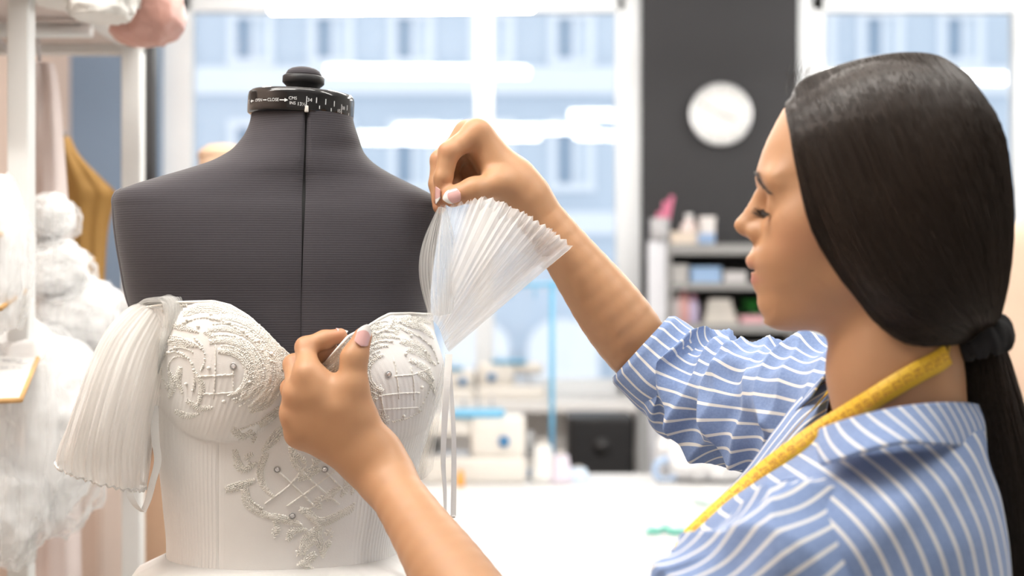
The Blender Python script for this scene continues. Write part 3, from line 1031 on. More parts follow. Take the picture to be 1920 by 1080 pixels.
# gather where the sleeve meets the bodice
gp = cr([P(262, 575, 1.49), P(290, 562, 1.475), P(322, 566, 1.462), P(326, 590, 1.458), P(312, 640, 1.462), P(296, 700, 1.47)], 40)
mbg = MB()
for k in range(9):
    off = np.random.default_rng(40 + k).normal(0, .0035, 3)
    q = gp + off * np.sin(np.pi * np.linspace(0, 1, 40))[:, None]
    a = np.radians(np.linspace(-40 + 10 * k, 30 + 14 * k, 40)); wd = np.stack((np.cos(a), np.sin(a) * .4, np.sin(a)), 1)
    v, f = ribbon(q, wd / np.linalg.norm(wd, axis=1)[:, None], np.interp(np.linspace(0, 1, 40), [0, .3, .7, 1], [.010, .013, .008, .002]), .0003); mbg.add(v, f, np.c_[np.tile([0, 1, 1, 0], 40) + k * .37, np.repeat(np.linspace(0, 1, 40), 4)])
mbg.build('sleeve_gather', M_tulleS, dress, smooth=True)

# ------------------------------------------------ lifted sleeve (right): a flattened tube fanned from the arm-hole up to the pinched hem
def fan(hem_pts, foot_pts, nu, nv, pleats, amp, bulge, seed, zig=0.0):
    h = cr(hem_pts, nu); f0 = cr(foot_pts, nu)
    t = np.linspace(0, 1, nv)[:, None, None]
    V = f0[None] * (1 - t) + h[None] * t
    s = np.linspace(0, 1, nu)
    r2 = np.random.default_rng(seed); ph = r2.uniform(0, 6.28, 4)
    sw = s + .35 / pleats * np.sin(s * 9.0 + ph[2]) + .22 / pleats * np.sin(s * 23.0 + ph[3])
    saw = np.abs(((sw * pleats) % 1.0) - .5) * 2
    fold = (saw - .5) * 1.2 + .22 * np.sin(s * pleats * 2.1 + ph[1])
    tt_ = np.linspace(0, 1, nv)
    env = (.12 + .88 * tt_ ** 2)[:, None]
    V[..., 1] += -fold[None, :] * amp * env + bulge * np.sin(np.pi * tt_)[:, None] * np.sin(np.pi * np.clip(s, 0, 1))[None, :]
    up = h - f0; up /= np.linalg.norm(up, axis=1)[:, None]
    V += (up * (fold * zig)[:, None])[None] * (tt_[:, None] ** 6)[..., None]
    uv = np.stack(np.broadcast_arrays(s[None, :], tt_[:, None]), -1).reshape(-1, 2)
    return V, uv, grid_faces(nu, nv)


hemf = [P(826, 386, 1.520), P(850, 384, 1.515), P(882, 376, 1.505), P(916, 372, 1.500), P(948, 384, 1.498), P(984, 402, 1.498), P(1020, 424, 1.502), P(1052, 446, 1.510), P(1072, 463, 1.520)]
footf = [P(800, 592, 1.535), P(804, 598, 1.528), P(812, 602, 1.522), P(820, 610, 1.520), P(826, 622, 1.520), P(830, 634, 1.522), P(834, 646, 1.525), P(838, 654, 1.525), P(842, 660, 1.526)]
V, uv, fc = fan(hemf, footf, 480, 60, 19, .0026, -.022, 4, .0034)
obj('lifted_sleeve', V.reshape(-1, 3), fc, M_tulleR, dress, uv=uv, label='pleated tulle sleeve lifted toward the shoulder')
hemb = [P(828, 384, 1.535), P(870, 386, 1.560), P(910, 388, 1.575), P(950, 400, 1.580), P(990, 418, 1.578), P(1030, 440, 1.565), P(1070, 466, 1.528)]
footb = [P(808, 590, 1.540), P(822, 596, 1.565), P(832, 608, 1.570), P(838, 622, 1.570), P(841, 636, 1.565), P(842, 648, 1.55), P(843, 656, 1.53)]
V, uv, fc = fan(hemb, footb, 240, 40, 13, .0025, .02, 5, .003)
obj('lifted_sleeve_back', V.reshape(-1, 3), fc, M_tulleR, dress, uv=uv)
# opaque turned hem band, toothed by the pleats
V, uv, fc = fan(hemf[2:], [a * .78 + b_ * .22 for a, b_ in zip(hemf[2:], footf[2:])], 400, 12, 15, .0030, -.004, 4, .0036)
V[..., 1] -= .002
obj('hem_band', V.reshape(-1, 3), fc, tulle('turned_hem_tulle', .55, (.96, .955, .95), stripe=12), dress, uv=uv)
# single strand from the pinch straight down the form
hs_ = [P(822, 388, 1.512), P(828, 388, 1.508), P(838, 392, 1.51)]
fs_ = [P(803, 588, 1.505), P(822, 592, 1.495), P(848, 588, 1.50)]
V, uv, fc = fan(hs_, fs_, 90, 60, 7, .0035, -.012, 8)
w = np.sin(np.pi * np.linspace(0, 1, 60)) * .012
V[..., 0] += (w[:, None] * (np.linspace(-1, 1, 90)[None, :]) - .25 * w[:, None])
obj('sleeve_strand', V.reshape(-1, 3), fc, tulle('strand_tulle', .42, (.90, .90, .88), stripe=22), dress, uv=uv)
# loose tulle falling from the right side of the bodice
V, uv, fc = fan([P(836, 660, 1.50), P(838, 680, 1.51), P(836, 700, 1.53)], [P(772, 900, 1.52), P(790, 900, 1.53), P(812, 880, 1.55)], 80, 30, 8, .003, .0, 11)
obj('side_drape', V.reshape(-1, 3), fc, M_tulleS, dress, uv=uv)

# ribbons
def strap(pts, w, tw0, tw1, name='ribbon'):
    p = cr(pts, 60)
    a = np.radians(np.linspace(tw0, tw1, 60))
    wd = np.stack((np.cos(a), np.sin(a), np.zeros(60)), 1)
    v, f = ribbon(p, wd, w, .0005); obj(name, v, f, M_ribbon, dress, smooth=False)


strap([P(842, 664, 1.50), P(838, 720, 1.49), P(833, 800, 1.485), P(831, 870, 1.485), P(834, 920, 1.487), P(835, 968, 1.49)], .0075, 10, 75)
strap([P(843, 664, 1.505), P(846, 730, 1.50), P(850, 800, 1.495), P(851, 880, 1.495), P(850, 968, 1.49)], .0060, 60, 20)
v, f = box(P(844, 969, 1.49), (.011, .002, .003), .0008, Matrix.Rotation(-.05, 3, 'Y')); obj('ribbon_knot', v, f, M_ribbon, dress)
strap([P(289, 760, 1.475), P(292, 830, 1.47), P(296, 862, 1.468), P(286, 905, 1.466), P(276, 942, 1.466), P(268, 960, 1.466)], .0085, 5, -35)
strap([P(268, 960, 1.466), P(258, 952, 1.467), P(248, 938, 1.47), P(243, 922, 1.475), P(247, 905, 1.48)], .0075, -35, 40)

# ------------------------------------------------------------------ implicit modelling of the figure
def s_rcone(p, a, b, ra, rb):
    a = np.asarray(a, float); b = np.asarray(b, float)
    ba = b - a
    l2 = ba @ ba
    rr = ra - rb
    a2 = l2 - rr * rr
    il2 = 1.0 / l2
    pa = p - a
    y = pa @ ba
    z = y - l2
    q = pa * l2 - y[:, None] * ba
    x2 = np.einsum('ij,ij->i', q, q)
    y2 = y * y * l2
    z2 = z * z * l2
    k = np.sign(rr) * rr * rr * x2
    d = (np.sqrt(x2 * a2 * il2) + y * rr) * il2 - ra
    m1 = np.sign(z) * a2 * z2 > k
    m2 = np.sign(y) * a2 * y2 < k
    d = np.where(m2, np.sqrt(x2 + y2) * il2 - ra, d)
    d = np.where(m1, np.sqrt(x2 + z2) * il2 - rb, d)
    return d


def s_ell(p, c, r, R=None):
    q = p - np.asarray(c, float)
    if R is not None:
        q = q @ R            # columns of R are the ellipsoid axes
    r = np.asarray(r, float)
    k0 = np.linalg.norm(q / r, axis=1)
    k1 = np.linalg.norm(q / (r * r), axis=1)
    return np.where(k0 < 1e-6, -r.min(), k0 * (k0 - 1.0) / np.maximum(k1, 1e-9))


def smin(a, b, k):
    h = np.maximum(k - np.abs(a - b), 0.0) / k
    return np.minimum(a, b) - h * h * k * .25


def smax(a, b, k):
    return -smin(-a, -b, k)


class Sdf:
    def __init__(s): s.p = []

    def cone(s, a, b, ra, rb, k=.012):
        a = np.asarray(a, float); b = np.asarray(b, float)
        lo = np.minimum(a - ra, b - rb); hi = np.maximum(a + ra, b + rb)
        s.p.append(('c', (a, b, ra, rb), k, lo, hi)); return s

    def ell(s, c, r, R=None, k=.012, sub=False):
        c = np.asarray(c, float); m = max(r)
        s.p.append(('s' if sub else 'e', (c, r, R), k, c - m, c + m)); return s

    def chain(s, pts, rad, k=.010):
        for i in range(len(pts) - 1):
            s.cone(pts[i], pts[i + 1], rad[i], rad[i + 1], k)
        return s

    def __call__(s, p, lo=None, hi=None, far=.05):
        d = np.full(len(p), far)
        if lo is None:
            lo, hi = p.min(0), p.max(0)
        if getattr(s, 'n', -1) != len(s.p):
            s.n = len(s.p); s.PL = np.array([q[3] for q in s.p]); s.PH = np.array([q[4] for q in s.p])
        gap = np.maximum(np.maximum(s.PL - hi, lo - s.PH), 0)
        for ii in np.flatnonzero((gap * gap).sum(1) <= (far * .9) ** 2):
            kind, args, k = s.p[ii][:3]
            if kind == 'c':
                d = smin(d, s_rcone(p, *args), k)
            elif kind == 'e':
                d = smin(d, s_ell(p, *args), k)
            else:
                d = smax(d, -s_ell(p, *args), k)
        return d


def sdf_mesh(fn, lo, hi, h, B=16):
    lo = np.asarray(lo, float); hi = np.asarray(hi, float)
    nb = np.ceil((hi - lo) / (h * B)).astype(int)
    n = nb * B + 1
    D = np.empty(tuple(n), np.float32)
    ar = np.arange(B + 1)
    G = np.stack(np.meshgrid(ar, ar, ar, indexing='ij'), -1).reshape(-1, 3) * h
    half = B * h / 2
    diag = half * 1.7321
    act = []
    for i in range(nb[0]):
        for j in range(nb[1]):
            cc = np.array([lo + (np.array((i, j, k)) + .5) * B * h for k in range(nb[2])])
            for k in range(nb[2]):
                v = fn(cc[k:k + 1], cc[k] - half, cc[k] + half, .09)[0]
                sl = (slice(i * B, i * B + B + 1), slice(j * B, j * B + B + 1), slice(k * B, k * B + B + 1))
                if abs(v) > diag * 1.25:
                    D[sl] = .05 if v > 0 else -.05
                else:
                    act.append((i, j, k, sl))
    for i, j, k, sl in act:
        o = lo + np.array((i, j, k)) * B * h
        D[sl] = fn(G + o, o, o + B * h, .05).reshape(B + 1, B + 1, B + 1)
    S = D < 0
    c = np.zeros(tuple(n - 1), np.uint8)
    for dx in (0, 1):
        for dy in (0, 1):
            for dz in (0, 1):
                c += S[dx:n[0] - 1 + dx, dy:n[1] - 1 + dy, dz:n[2] - 1 + dz]
    cell = np.flatnonzero((c > 0) & (c < 8))
    dims = tuple(n - 1)
    I = np.stack(np.unravel_index(cell, dims), 1)
    acc = np.zeros((len(cell), 3)); cnt = np.zeros(len(cell))
    cor = [(0, 0, 0), (1, 0, 0), (0, 1, 0), (1, 1, 0), (0, 0, 1), (1, 0, 1), (0, 1, 1), (1, 1, 1)]
    val = [D[I[:, 0] + a, I[:, 1] + b, I[:, 2] + e].astype(float) for a, b, e in cor]
    for a in range(8):
        for b in range(a + 1, 8):
            df = np.abs(np.subtract(cor[a], cor[b]))
            if df.sum() != 1: continue
            va, vb = val[a], val[b]
            m = (va < 0) != (vb < 0)
            t = np.where(m, va / np.where(m, va - vb, 1), 0)
            pt = np.array(cor[a]) + t[:, None] * (np.array(cor[b]) - np.array(cor[a]))
            acc += pt * m[:, None]; cnt += m
    verts = lo + (I + acc / cnt[:, None]) * h
    faces = []
    st = np.array((dims[1] * dims[2], dims[2], 1))
    for ax in range(3):
        u, w = (ax + 1) % 3, (ax + 2) % 3
        sa = [slice(None)] * 3; sb = [slice(None)] * 3
        sa[ax] = slice(0, -1); sb[ax] = slice(1, None)
        X = S[tuple(sa)] != S[tuple(sb)]
        E = np.argwhere(X)
        E = E[(E[:, u] > 0) & (E[:, w] > 0) & (E[:, u] < dims[u]) & (E[:, w] < dims[w])]
        ins = S[tuple(E.T)]
        base = E @ st
        q = np.stack((base - st[u] - st[w], base - st[w], base, base - st[u]), 1)
        q = np.where(ins[:, None], q, q[:, ::-1])
        faces.append(np.searchsorted(cell, q))
    return verts, np.concatenate(faces)


def unit(v):
    v = np.asarray(v, float)
    return v / np.linalg.norm(v)

# ------------------------------------------------------------------ the woman
# head frame: faces left and a little away from the lens, so that the lens sees a clean profile
HD = 1.22
HO = P(1640, 390, HD)
_a = math.atan2(HO[0], HO[1])
HF = np.array((-math.cos(_a), math.sin(_a), 0.0))      # forward
HL = np.array((-math.sin(_a), -math.cos(_a), 0.0))     # toward the lens (her left)
HU = np.array((0, 0, 1.0))
HR = np.stack((HF, HL, HU), 1)
SC = F / np.linalg.norm(HO[:2])                        # photo pixels per metre at the head


def H(f, l, z):
    return HO + HF * f + HL * l + HU * z


def HP(px, py, l=0.0):
    """head-frame point at photo pixel (px, py), l metres from the sagittal plane toward the lens"""
    o = np.array((0, 0, CZ)); d = P(px, py, 1.0) - o
    t = (l + (HO - o) @ HL) / (d @ HL)
    return o + d * t


body = Sdf()
e = lambda f, l, z, r, k=.012, sub=False: body.ell(H(f, l, z), r, HR, k, sub)
# skull and face
e(-.012, 0, .034, (.094, .066, .088))
e(.028, 0, .034, (.073, .060, .066), .02)
e(.040, 0, -.020, (.058, .056, .070), .02)
for s in (-1, 1):
    body.cone(H(-.004, s * .046, -.050), H(.078, s * .011, -.080), .018, .016, .03)
    e(.050, s * .040, -.016, (.030, .020, .022), .025)
    e(.066, s * .026, -.045, (.026, .022, .026), .022)
e(.078, 0, -.079, (.021, .020, .017), .016)
e(.072, 0, -.048, (.034, .027, .027), .015)
body.cone(H(.086, 0, .028), H(.102, 0, -.002), .0090, .0085, .016)
body.cone(H(.102, 0, -.002), H(.1105, 0, -.0130), .0085, .0100, .008)
body.cone(H(.1100, 0, -.0150), H(.1000, 0, -.0240), .0085, .0075, .006)
for s in (-1, 1):
    e(.1000, s * .0105, -.0215, (.0110, .0072, .0085), .006)
    e(.0955, s * .0325, .003, (.013, .014, .010), .014, True)      # socket
    e(.0765, s * .0315, .0000, (.0150, .0155, .0135), .005)         # closed lid over the eye
    e(.0830, s * .0260, .0225, (.009, .022, .0065), .022)           # brow ridge
    e(.1030, s * .0070, -.0300, (.005, .0032, .0026), .003, True)   # nostril
e(.0985, 0, -.0445, (.0080, .0190, .0078), .006)
e(.0965, 0, -.0600, (.0075, .0165, .0062), .006)
e(.1045, 0, -.0535, (.0065, .024, .0010), .003, True)               # mouth line
# neck
body.cone(H(-.016, 0, -.050), H(-.016, 0, -.140), .050, .0525, .022)
body.cone(H(-.016, 0, -.140), H(-.026, 0, -.205), .0525, .056, .02)
e(.040, 0, -.086, (.045, .036, .016), .02)                          # under the jaw
for s in (-1, 1):
    body.cone(H(-.030, s * .046, -.055), H(.016, s * .020, -.190), .011, .010, .016)
# shoulders, chest (under the shirt)
SHN, SHF = P(1572, 985, 1.09), P(1590, 800, 1.40)
ELN, ELF = P(962, 1262, 1.205), P(1222, 688, 1.58)
WRN, WRF = P(708, 872, 1.405), P(972, 352, 1.560)
NB = H(-.026, 0, -.215)
body.cone(NB + (0, -.01, -.02), SHN + (.03, .05, -.02), .045, .028, .02).cone(NB + (0, .01, -.02), SHF, .045, .036, .02)
body.ell(NB + (-.015, .01, -.17), (.085, .125, .16), None, .03)
body.cone(NB + (-.01, .01, -.22), NB + (.0, .01, -.42), .09, .10, .04)
body.cone(SHN + (.03, .05, -.02), ELN, .028, .034, .02).cone(SHF, ELF, .036, .034, .02)
# fore-arms
def limb(a, b, rads, bow, k=.0015):
    rads = crt(np.linspace(0, 1, len(rads)), np.array(rads), np.linspace(0, 1, 16)) + .0006
    n = len(rads); t = np.linspace(0, 1, n)
    p = [a * (1 - x) + b * x + np.asarray(bow) * math.sin(math.pi * x) for x in t]
    body.chain(p, rads, k)
limb(ELF, WRF, [.032, .0375, .0375, .0330, .0280, .0245, .0230], (.004, 0, -.004))
limb(ELN, WRN, [.040, .0395, .0375, .0340, .0290, .0255, .0245], (.004, -.002, -.004))

# ---------- her left hand (near), holding the neckline of the bodice
def hand_near():
    J = dict(
        index=[(577, 703, 1.392), (573, 651, 1.412), (608, 637, 1.420), (638, 629, 1.422)],
        middle=[(560, 738, 1.396), (551, 684, 1.424), (590, 668, 1.430), (622, 658, 1.432)],
        ring=[(553, 776, 1.402), (545, 728, 1.428), (572, 712, 1.426), (592, 722, 1.418)],
        little=[(561, 812, 1.408), (553, 770, 1.428), (574, 756, 1.422), (590, 764, 1.414)])
    R = dict(index=[.0116, .0101, .0090, .0072], middle=[.0120, .0104, .0092, .0078], ring=[.0115, .0098, .0088, .0074], little=[.0105, .0088, .0078, .0066])
    w = P(702, 862, 1.402)
    for nme, pts in J.items():
        q = [P(*p) for p in pts]
        body.chain(q, R[nme], .0045)
        base = w + (q[0] - w) * .12
        body.cone(base, q[0], .0175, .0128, .014)
        body.ell(q[0] + unit(q[0] - w) * -.002 + (0, -.0012, .0008), (.0105, .0095, .0105), None, .008)
    # back of the hand, heel and the web
    body.cone(P(690, 850, 1.398), P(600, 742, 1.392), .020, .0150, .02)
    body.cone(P(690, 862, 1.405), P(585, 800, 1.402), .018, .0140, .02)
    body.cone(P(708, 850, 1.398), P(655, 758, 1.388), .0165, .0150, .018)
    t = [P(672, 775, 1.394), P(661, 722, 1.389), P(664, 672, 1.392), P(680, 632, 1.397)]
    body.chain(t, [.0160, .0130, .0112, .0094], .012)
    body.cone(P(652, 742, 1.392), P(600, 720, 1.397), .0085, .0085, .016)
    body.cone(P(702, 866, 1.402), P(722, 893, 1.395), .0235, .0240, .02)
    return J, t
JN, TN = hand_near()

# ---------- her right hand (far), pinching the tulle at the shoulder of the form
def hand_far():
    J = dict(
        index=[(894, 249, 1.548), (842, 285, 1.532), (831, 333, 1.530), (825, 374, 1.533)],
        middle=[(877, 251, 1.570), (825, 300, 1.560), (820, 345, 1.556), (824, 388, 1.548)],
        ring=[(884, 266, 1.588), (846, 308, 1.584), (850, 342, 1.576), (862, 360, 1.570)],
        little=[(898, 284, 1.600), (866, 318, 1.598), (868, 344, 1.590), (880, 358, 1.584)])
    R = dict(index=[.0128, .0112, .0098, .0074], middle=[.0124, .0104, .0092, .0074], ring=[.0115, .0098, .0088, .0076], little=[.0105, .0088, .0080, .0068])
    w = P(962, 345, 1.562)
    for nme, pts in J.items():
        q = [P(*p) for p in pts]
        body.chain(q, R[nme], .0045)
        base = w + (q[0] - w) * .15
        body.cone(base, q[0], .0165, .0125, .013)
        body.ell(q[0] + (.0006, 0, .0012), (.0110, .0105, .0110), None, .008)
    body.cone(P(955, 335, 1.560), P(905, 268, 1.562), .0175, .0150, .016)
    body.cone(P(950, 340, 1.585), P(905, 296, 1.603), .0180, .0150, .016)
    body.cone(P(930, 345, 1.592), P(884, 335, 1.606), .0150, .0110, .014)
    t = [P(958, 352, 1.548), P(934, 345, 1.538), P(888, 356, 1.524), P(849, 369, 1.522)]
    body.chain(t, [.0165, .0142, .0124, .0112], .008)
    body.cone(P(928, 330, 1.545), P(908, 276, 1.552), .0105, .0095, .014)   # web of thumb and index
    body.cone(P(962, 345, 1.562), P(984, 366, 1.562), .0230, .0225, .02)
    return J, t
JF, TF = hand_far()

VB, FB = sdf_mesh(body, (-.275, .98, .80), (.47, 1.68, 1.60), .0021)
# sharpen the sampling: one projection step onto the surface
def grad(p, eps=.0006):
    g = np.zeros_like(p)
    for a in range(3):
        d = np.zeros(3); d[a] = eps
        g[:, a] = body(p + d) - body(p - d)
    return g / (np.linalg.norm(g, axis=1)[:, None] + 1e-9)
def chunked(fn, p, idx):
    return fn(p[idx])
key = np.floor((VB - VB.min(0)) / .06).astype(int)
kid = key[:, 0] * 10000 + key[:, 1] * 100 + key[:, 2]
order = np.argsort(kid, kind='stable')
cuts = np.flatnonzero(np.diff(kid[order])) + 1
NB_ = np.zeros_like(VB)
for idx in np.split(order, cuts):
    g = grad(VB[idx]); dd = body(VB[idx])
    VB[idx] = VB[idx] - g * np.clip(dd, -.001, .001)[:, None] * .9
    NB_[idx] = g

# fit the face's profile to the traced one: shift the front of the face in depth, fading toward the ears
PROF = np.array([(1478, 185), (1464, 206), (1452, 230), (1438, 260), (1427, 288), (1419, 314), (1415, 332), (1417, 343), (1420, 350), (1412, 362), (1404, 375), (1396, 388), (1386, 400), (1378, 411), (1376, 420), (1379, 430),
                 (1388, 438), (1399, 446), (1407, 453), (1410, 460), (1405, 469), (1399, 478), (1398, 486), (1402, 498), (1407, 508), (1410, 513), (1407, 518), (1407, 525), (1412, 536), (1419, 546), (1420, 553), (1419, 562), (1421, 574), (1430, 591), (1441, 601), (1452, 608)], float)
hl = (VB - HO) @ HR
tz = (390 - PROF[:, 1]) / SC
tf = np.array([(HP(x, y) - HO) @ HF for x, y in PROF])
zi = np.arange(-.1, .096, .001)
o_ = np.argsort(tz)
tgt = np.interp(zi, tz[o_], tf[o_])
cur = np.full(len(zi), np.nan)
mid = (np.abs(hl[:, 1]) < .004) & (hl[:, 0] > .03)
for i, z in enumerate(zi):
    m = mid & (np.abs(hl[:, 2] - z) < .0022)
    if m.any(): cur[i] = hl[m, 0].max()
ok = ~np.isnan(cur)
cur = np.interp(zi, zi[ok], cur[ok])
dl = np.clip(tgt - cur, -.03, .03)
if 0: print('PROFILE', [(round(a,3), round(b*1000,1), round(c*1000,1)) for a,b,c in zip(zi[::6],cur[::6],tgt[::6])])
# fade the shift out at both ends
dl *= smoothstep(-.100, -.094, zi) * smoothstep(.096, .085, zi)
DL = np.interp(hl[:, 2], zi, dl, left=0, right=0)
DLs = np.interp(hl[:, 2], zi, np.convolve(np.pad(dl, 7, 'edge'), np.ones(15) / 15, 'valid'), left=0, right=0)
fr = np.interp(hl[:, 2], zi, cur, left=9, right=9)
lat = np.abs(hl[:, 1])
wsharp = np.exp(-(lat / .016) ** 2) * smoothstep(.035, .008, fr - hl[:, 0])
wsoft = smoothstep(.09, .0, fr - hl[:, 0]) * smoothstep(.075, .03, lat)
inface = (hl[:, 0] > -.02) & (hl[:, 2] > -.105) & (hl[:, 2] < .1) & (lat < .08)
VB[inface] += (HF[None] * (DLs * wsoft * (1 - wsharp) + DL * wsharp)[:, None])[inface]

# colour: lips, brow-free skin, fingertips a touch pinker (the skin's own colour)
hl = (VB - HO) @ HR
def near(p, c, r): return np.exp(-(((p - c) / r) ** 2).sum(1))
lip = np.maximum(.55 * near(hl, np.array((.1000, 0, -.0475)), np.array((.012, .020, .0040))), near(hl, np.array((.0985, 0, -.0605)), np.array((.012, .019, .0050))))
lip = np.clip(lip * 1.6, 0, 1) * (hl[:, 0] > .082)
red = np.zeros(len(VB))
for q in [P(*JF[k][-1]) for k in JF] + [P(*JN[k][-1]) for k in JN] + [TN[-1], TF[-1]]:
    red = np.maximum(red, np.exp(-((VB - q) ** 2).sum(1) / .014 ** 2))
for J in (JF, JN):
    for k in J:
        for p in J[k][:2]:
            red = np.maximum(red, .6 * np.exp(-((VB - P(*p)) ** 2).sum(1) / .012 ** 2))
cheek = near(hl, np.array((.060, .055, -.028)), np.array((.025, .03, .02)))
colr = np.stack((lip, np.clip(red + cheek * .5, 0, 1), np.zeros(len(VB)), np.ones(len(VB))), 1)

sk = mat('skin', (.60, .36, .235), .46, spec=.42, sss=.12)
nt = sk.node_tree; b = nt.nodes['Principled BSDF']
at = nt.nodes.new('ShaderNodeAttribute'); at.attribute_name = 'tint'
sp = nt.nodes.new('ShaderNodeSeparateColor'); nt.links.new(at.outputs['Color'], sp.inputs[0])
tc = nt.nodes.new('ShaderNodeTexCoord'); nz = nt.nodes.new('ShaderNodeTexNoise'); nz.inputs['Scale'].default_value = 28; nz.inputs['Detail'].default_value = 6
nt.links.new(tc.outputs['Object'], nz.inputs['Vector'])
def mixc(a, c2, fac):
    m = nt.nodes.new('ShaderNodeMix'); m.data_type = 'RGBA'
    if isinstance(a, tuple): m.inputs[6].default_value = (*a, 1)
    else: nt.links.new(a, m.inputs[6])
    m.inputs[7].default_value = (*c2, 1)
    nt.links.new(fac, m.inputs[0]); return m.outputs[2]
c0 = mixc((.48, .258, .132), (.545, .302, .164), nz.outputs['Fac'])
c1 = mixc(c0, (.56, .265, .155), sp.outputs[1])
c2 = mixc(c1, (.48, .19, .16), sp.outputs[0])
nt.links.new(c2, b.inputs['Base Color'])
n2 = nt.nodes.new('ShaderNodeTexNoise'); n2.inputs['Scale'].default_value = 900; n2.inputs['Detail'].default_value = 2
nt.links.new(tc.outputs['Object'], n2.inputs['Vector'])
bp = nt.nodes.new('ShaderNodeBump'); bp.inputs['Strength'].default_value = .10; bp.inputs['Distance'].default_value = .0006
nt.links.new(n2.outputs['Fac'], bp.inputs['Height']); nt.links.new(bp.outputs['Normal'], b.inputs['Normal'])

woman = thing('person', 'woman with a dark ponytail in a blue striped shirt pinning the dress', 'person', (NB[0] + .03, NB[1] + .01, 0))
bo = obj('body', VB, FB, sk, woman)
ca = bo.data.color_attributes.new('tint', 'FLOAT_COLOR', 'POINT')
ca.data.foreach_set('color', colr.astype(np.float32).ravel())

# ---------- fingernails
nm = mat('pink_nail_polish', (.80, .50, .47), .12, spec=.6, coat=.6)
nt = nm.node_tree; b = nt.nodes['Principled BSDF']
tc = nt.nodes.new('ShaderNodeTexCoord'); sx = nt.nodes.new('ShaderNodeSeparateXYZ'); nt.links.new(tc.outputs['UV'], sx.inputs[0])
# curved boundary of the white tip: v + .35 (u-.5)^2
m1 = nt.nodes.new('ShaderNodeMath'); m1.operation = 'SUBTRACT'; m1.inputs[1].default_value = .5; nt.links.new(sx.outputs[0], m1.inputs[0])
m2 = nt.nodes.new('ShaderNodeMath'); m2.operation = 'MULTIPLY'; nt.links.new(m1.outputs[0], m2.inputs[0]); nt.links.new(m1.outputs[0], m2.inputs[1])
m3 = nt.nodes.new('ShaderNodeMath'); m3.operation = 'MULTIPLY_ADD'; m3.inputs[1].default_value = .7; nt.links.new(m2.outputs[0], m3.inputs[0]); nt.links.new(sx.outputs[1], m3.inputs[2])
m4 = nt.nodes.new('ShaderNodeMapRange'); m4.inputs[1].default_value = .70; m4.inputs[2].default_value = .74; nt.links.new(m3.outputs[0], m4.inputs[0])
mc = nt.nodes.new('ShaderNodeMix'); mc.data_type = 'RGBA'; mc.inputs[6].default_value = (.74, .44, .42, 1); mc.inputs[7].default_value = (.90, .88, .85, 1)
nt.links.new(m4.outputs[0], mc.inputs[0]); nt.links.new(mc.outputs[2], b.inputs['Base Color'])


def nail(root, tip, out, w, L, name='fingernail', curl=1.0, lift=.0010):
    """almond nail: from root to past the tip, dome facing out"""
    root = np.asarray(root, float); ax = unit(np.asarray(tip, float) - root)
    out = unit(out - ax * (np.asarray(out) @ ax)); sd = np.cross(ax, out)
    nu, nv = 13, 20
    V, UV = [], []
    for j in range(nv):
        t = j / (nv - 1)
        hw = w / 2 * (min(1, (t / .16)) ** .5 if t < .16 else 1) * (1 - max(0, (t - .58) / .42) ** 1.9 * .88)
        for i in range(nu):
            u = i / (nu - 1) * 2 - 1
            x = u * hw
            drop = (x / (w / 2)) ** 2 * w * .30 * curl
            V.append(root + ax * (L * t) + sd * x + out * (-drop - .0014 * t * t + lift))
            UV.append((.5 + x / w, t))
    o = obj(name, V, grid_faces(nu, nv), nm, woman, uv=UV, label='glossy pink nail with a white tip')
    sol = o.modifiers.new('thickness', 'SOLIDIFY'); sol.thickness = .0006; sol.offset = 0
    return o


def settle(p, out):
    """slide a point along out onto the skin"""
    p = np.asarray(p, float); out = unit(out)
    for _ in range(12):
        p = p - out * body(p[None])[0]
    return p


lens = np.array((0, 0, CZ))
o = unit(lens - TF[-1]) + np.array((0, 0, .10)); nail(settle(P(864, 363, 1.51), o), P(832, 373, 1.512), o, .0150, .0200, curl=.62, lift=.0024)
q = P(*JF['index'][-1]); o = unit(np.array((-.90, -.42, .1))); nail(settle(P(819, 350, 1.524), o), P(816, 392, 1.526), o, .0110, .0185)
q = P(*JF['middle'][-1]); o = unit(np.array((-.6, -.7, .1))); nail(settle(P(819, 374, 1.545), o), P(822, 408, 1.545), o, .0105, .0150)
o = unit(lens - TN[-1]) + np.array((.30, 0, .02)); nail(settle(P(675, 649, 1.385), o), P(688, 613, 1.389), o, .0145, .0225, curl=.8, lift=.0014)
q = P(*JN['index'][-1]); o = unit(np.array((-.05, -.35, 1.0))); nail(settle(P(630, 622, 1.42), o), P(650, 620, 1.424), o, .0110, .0130)

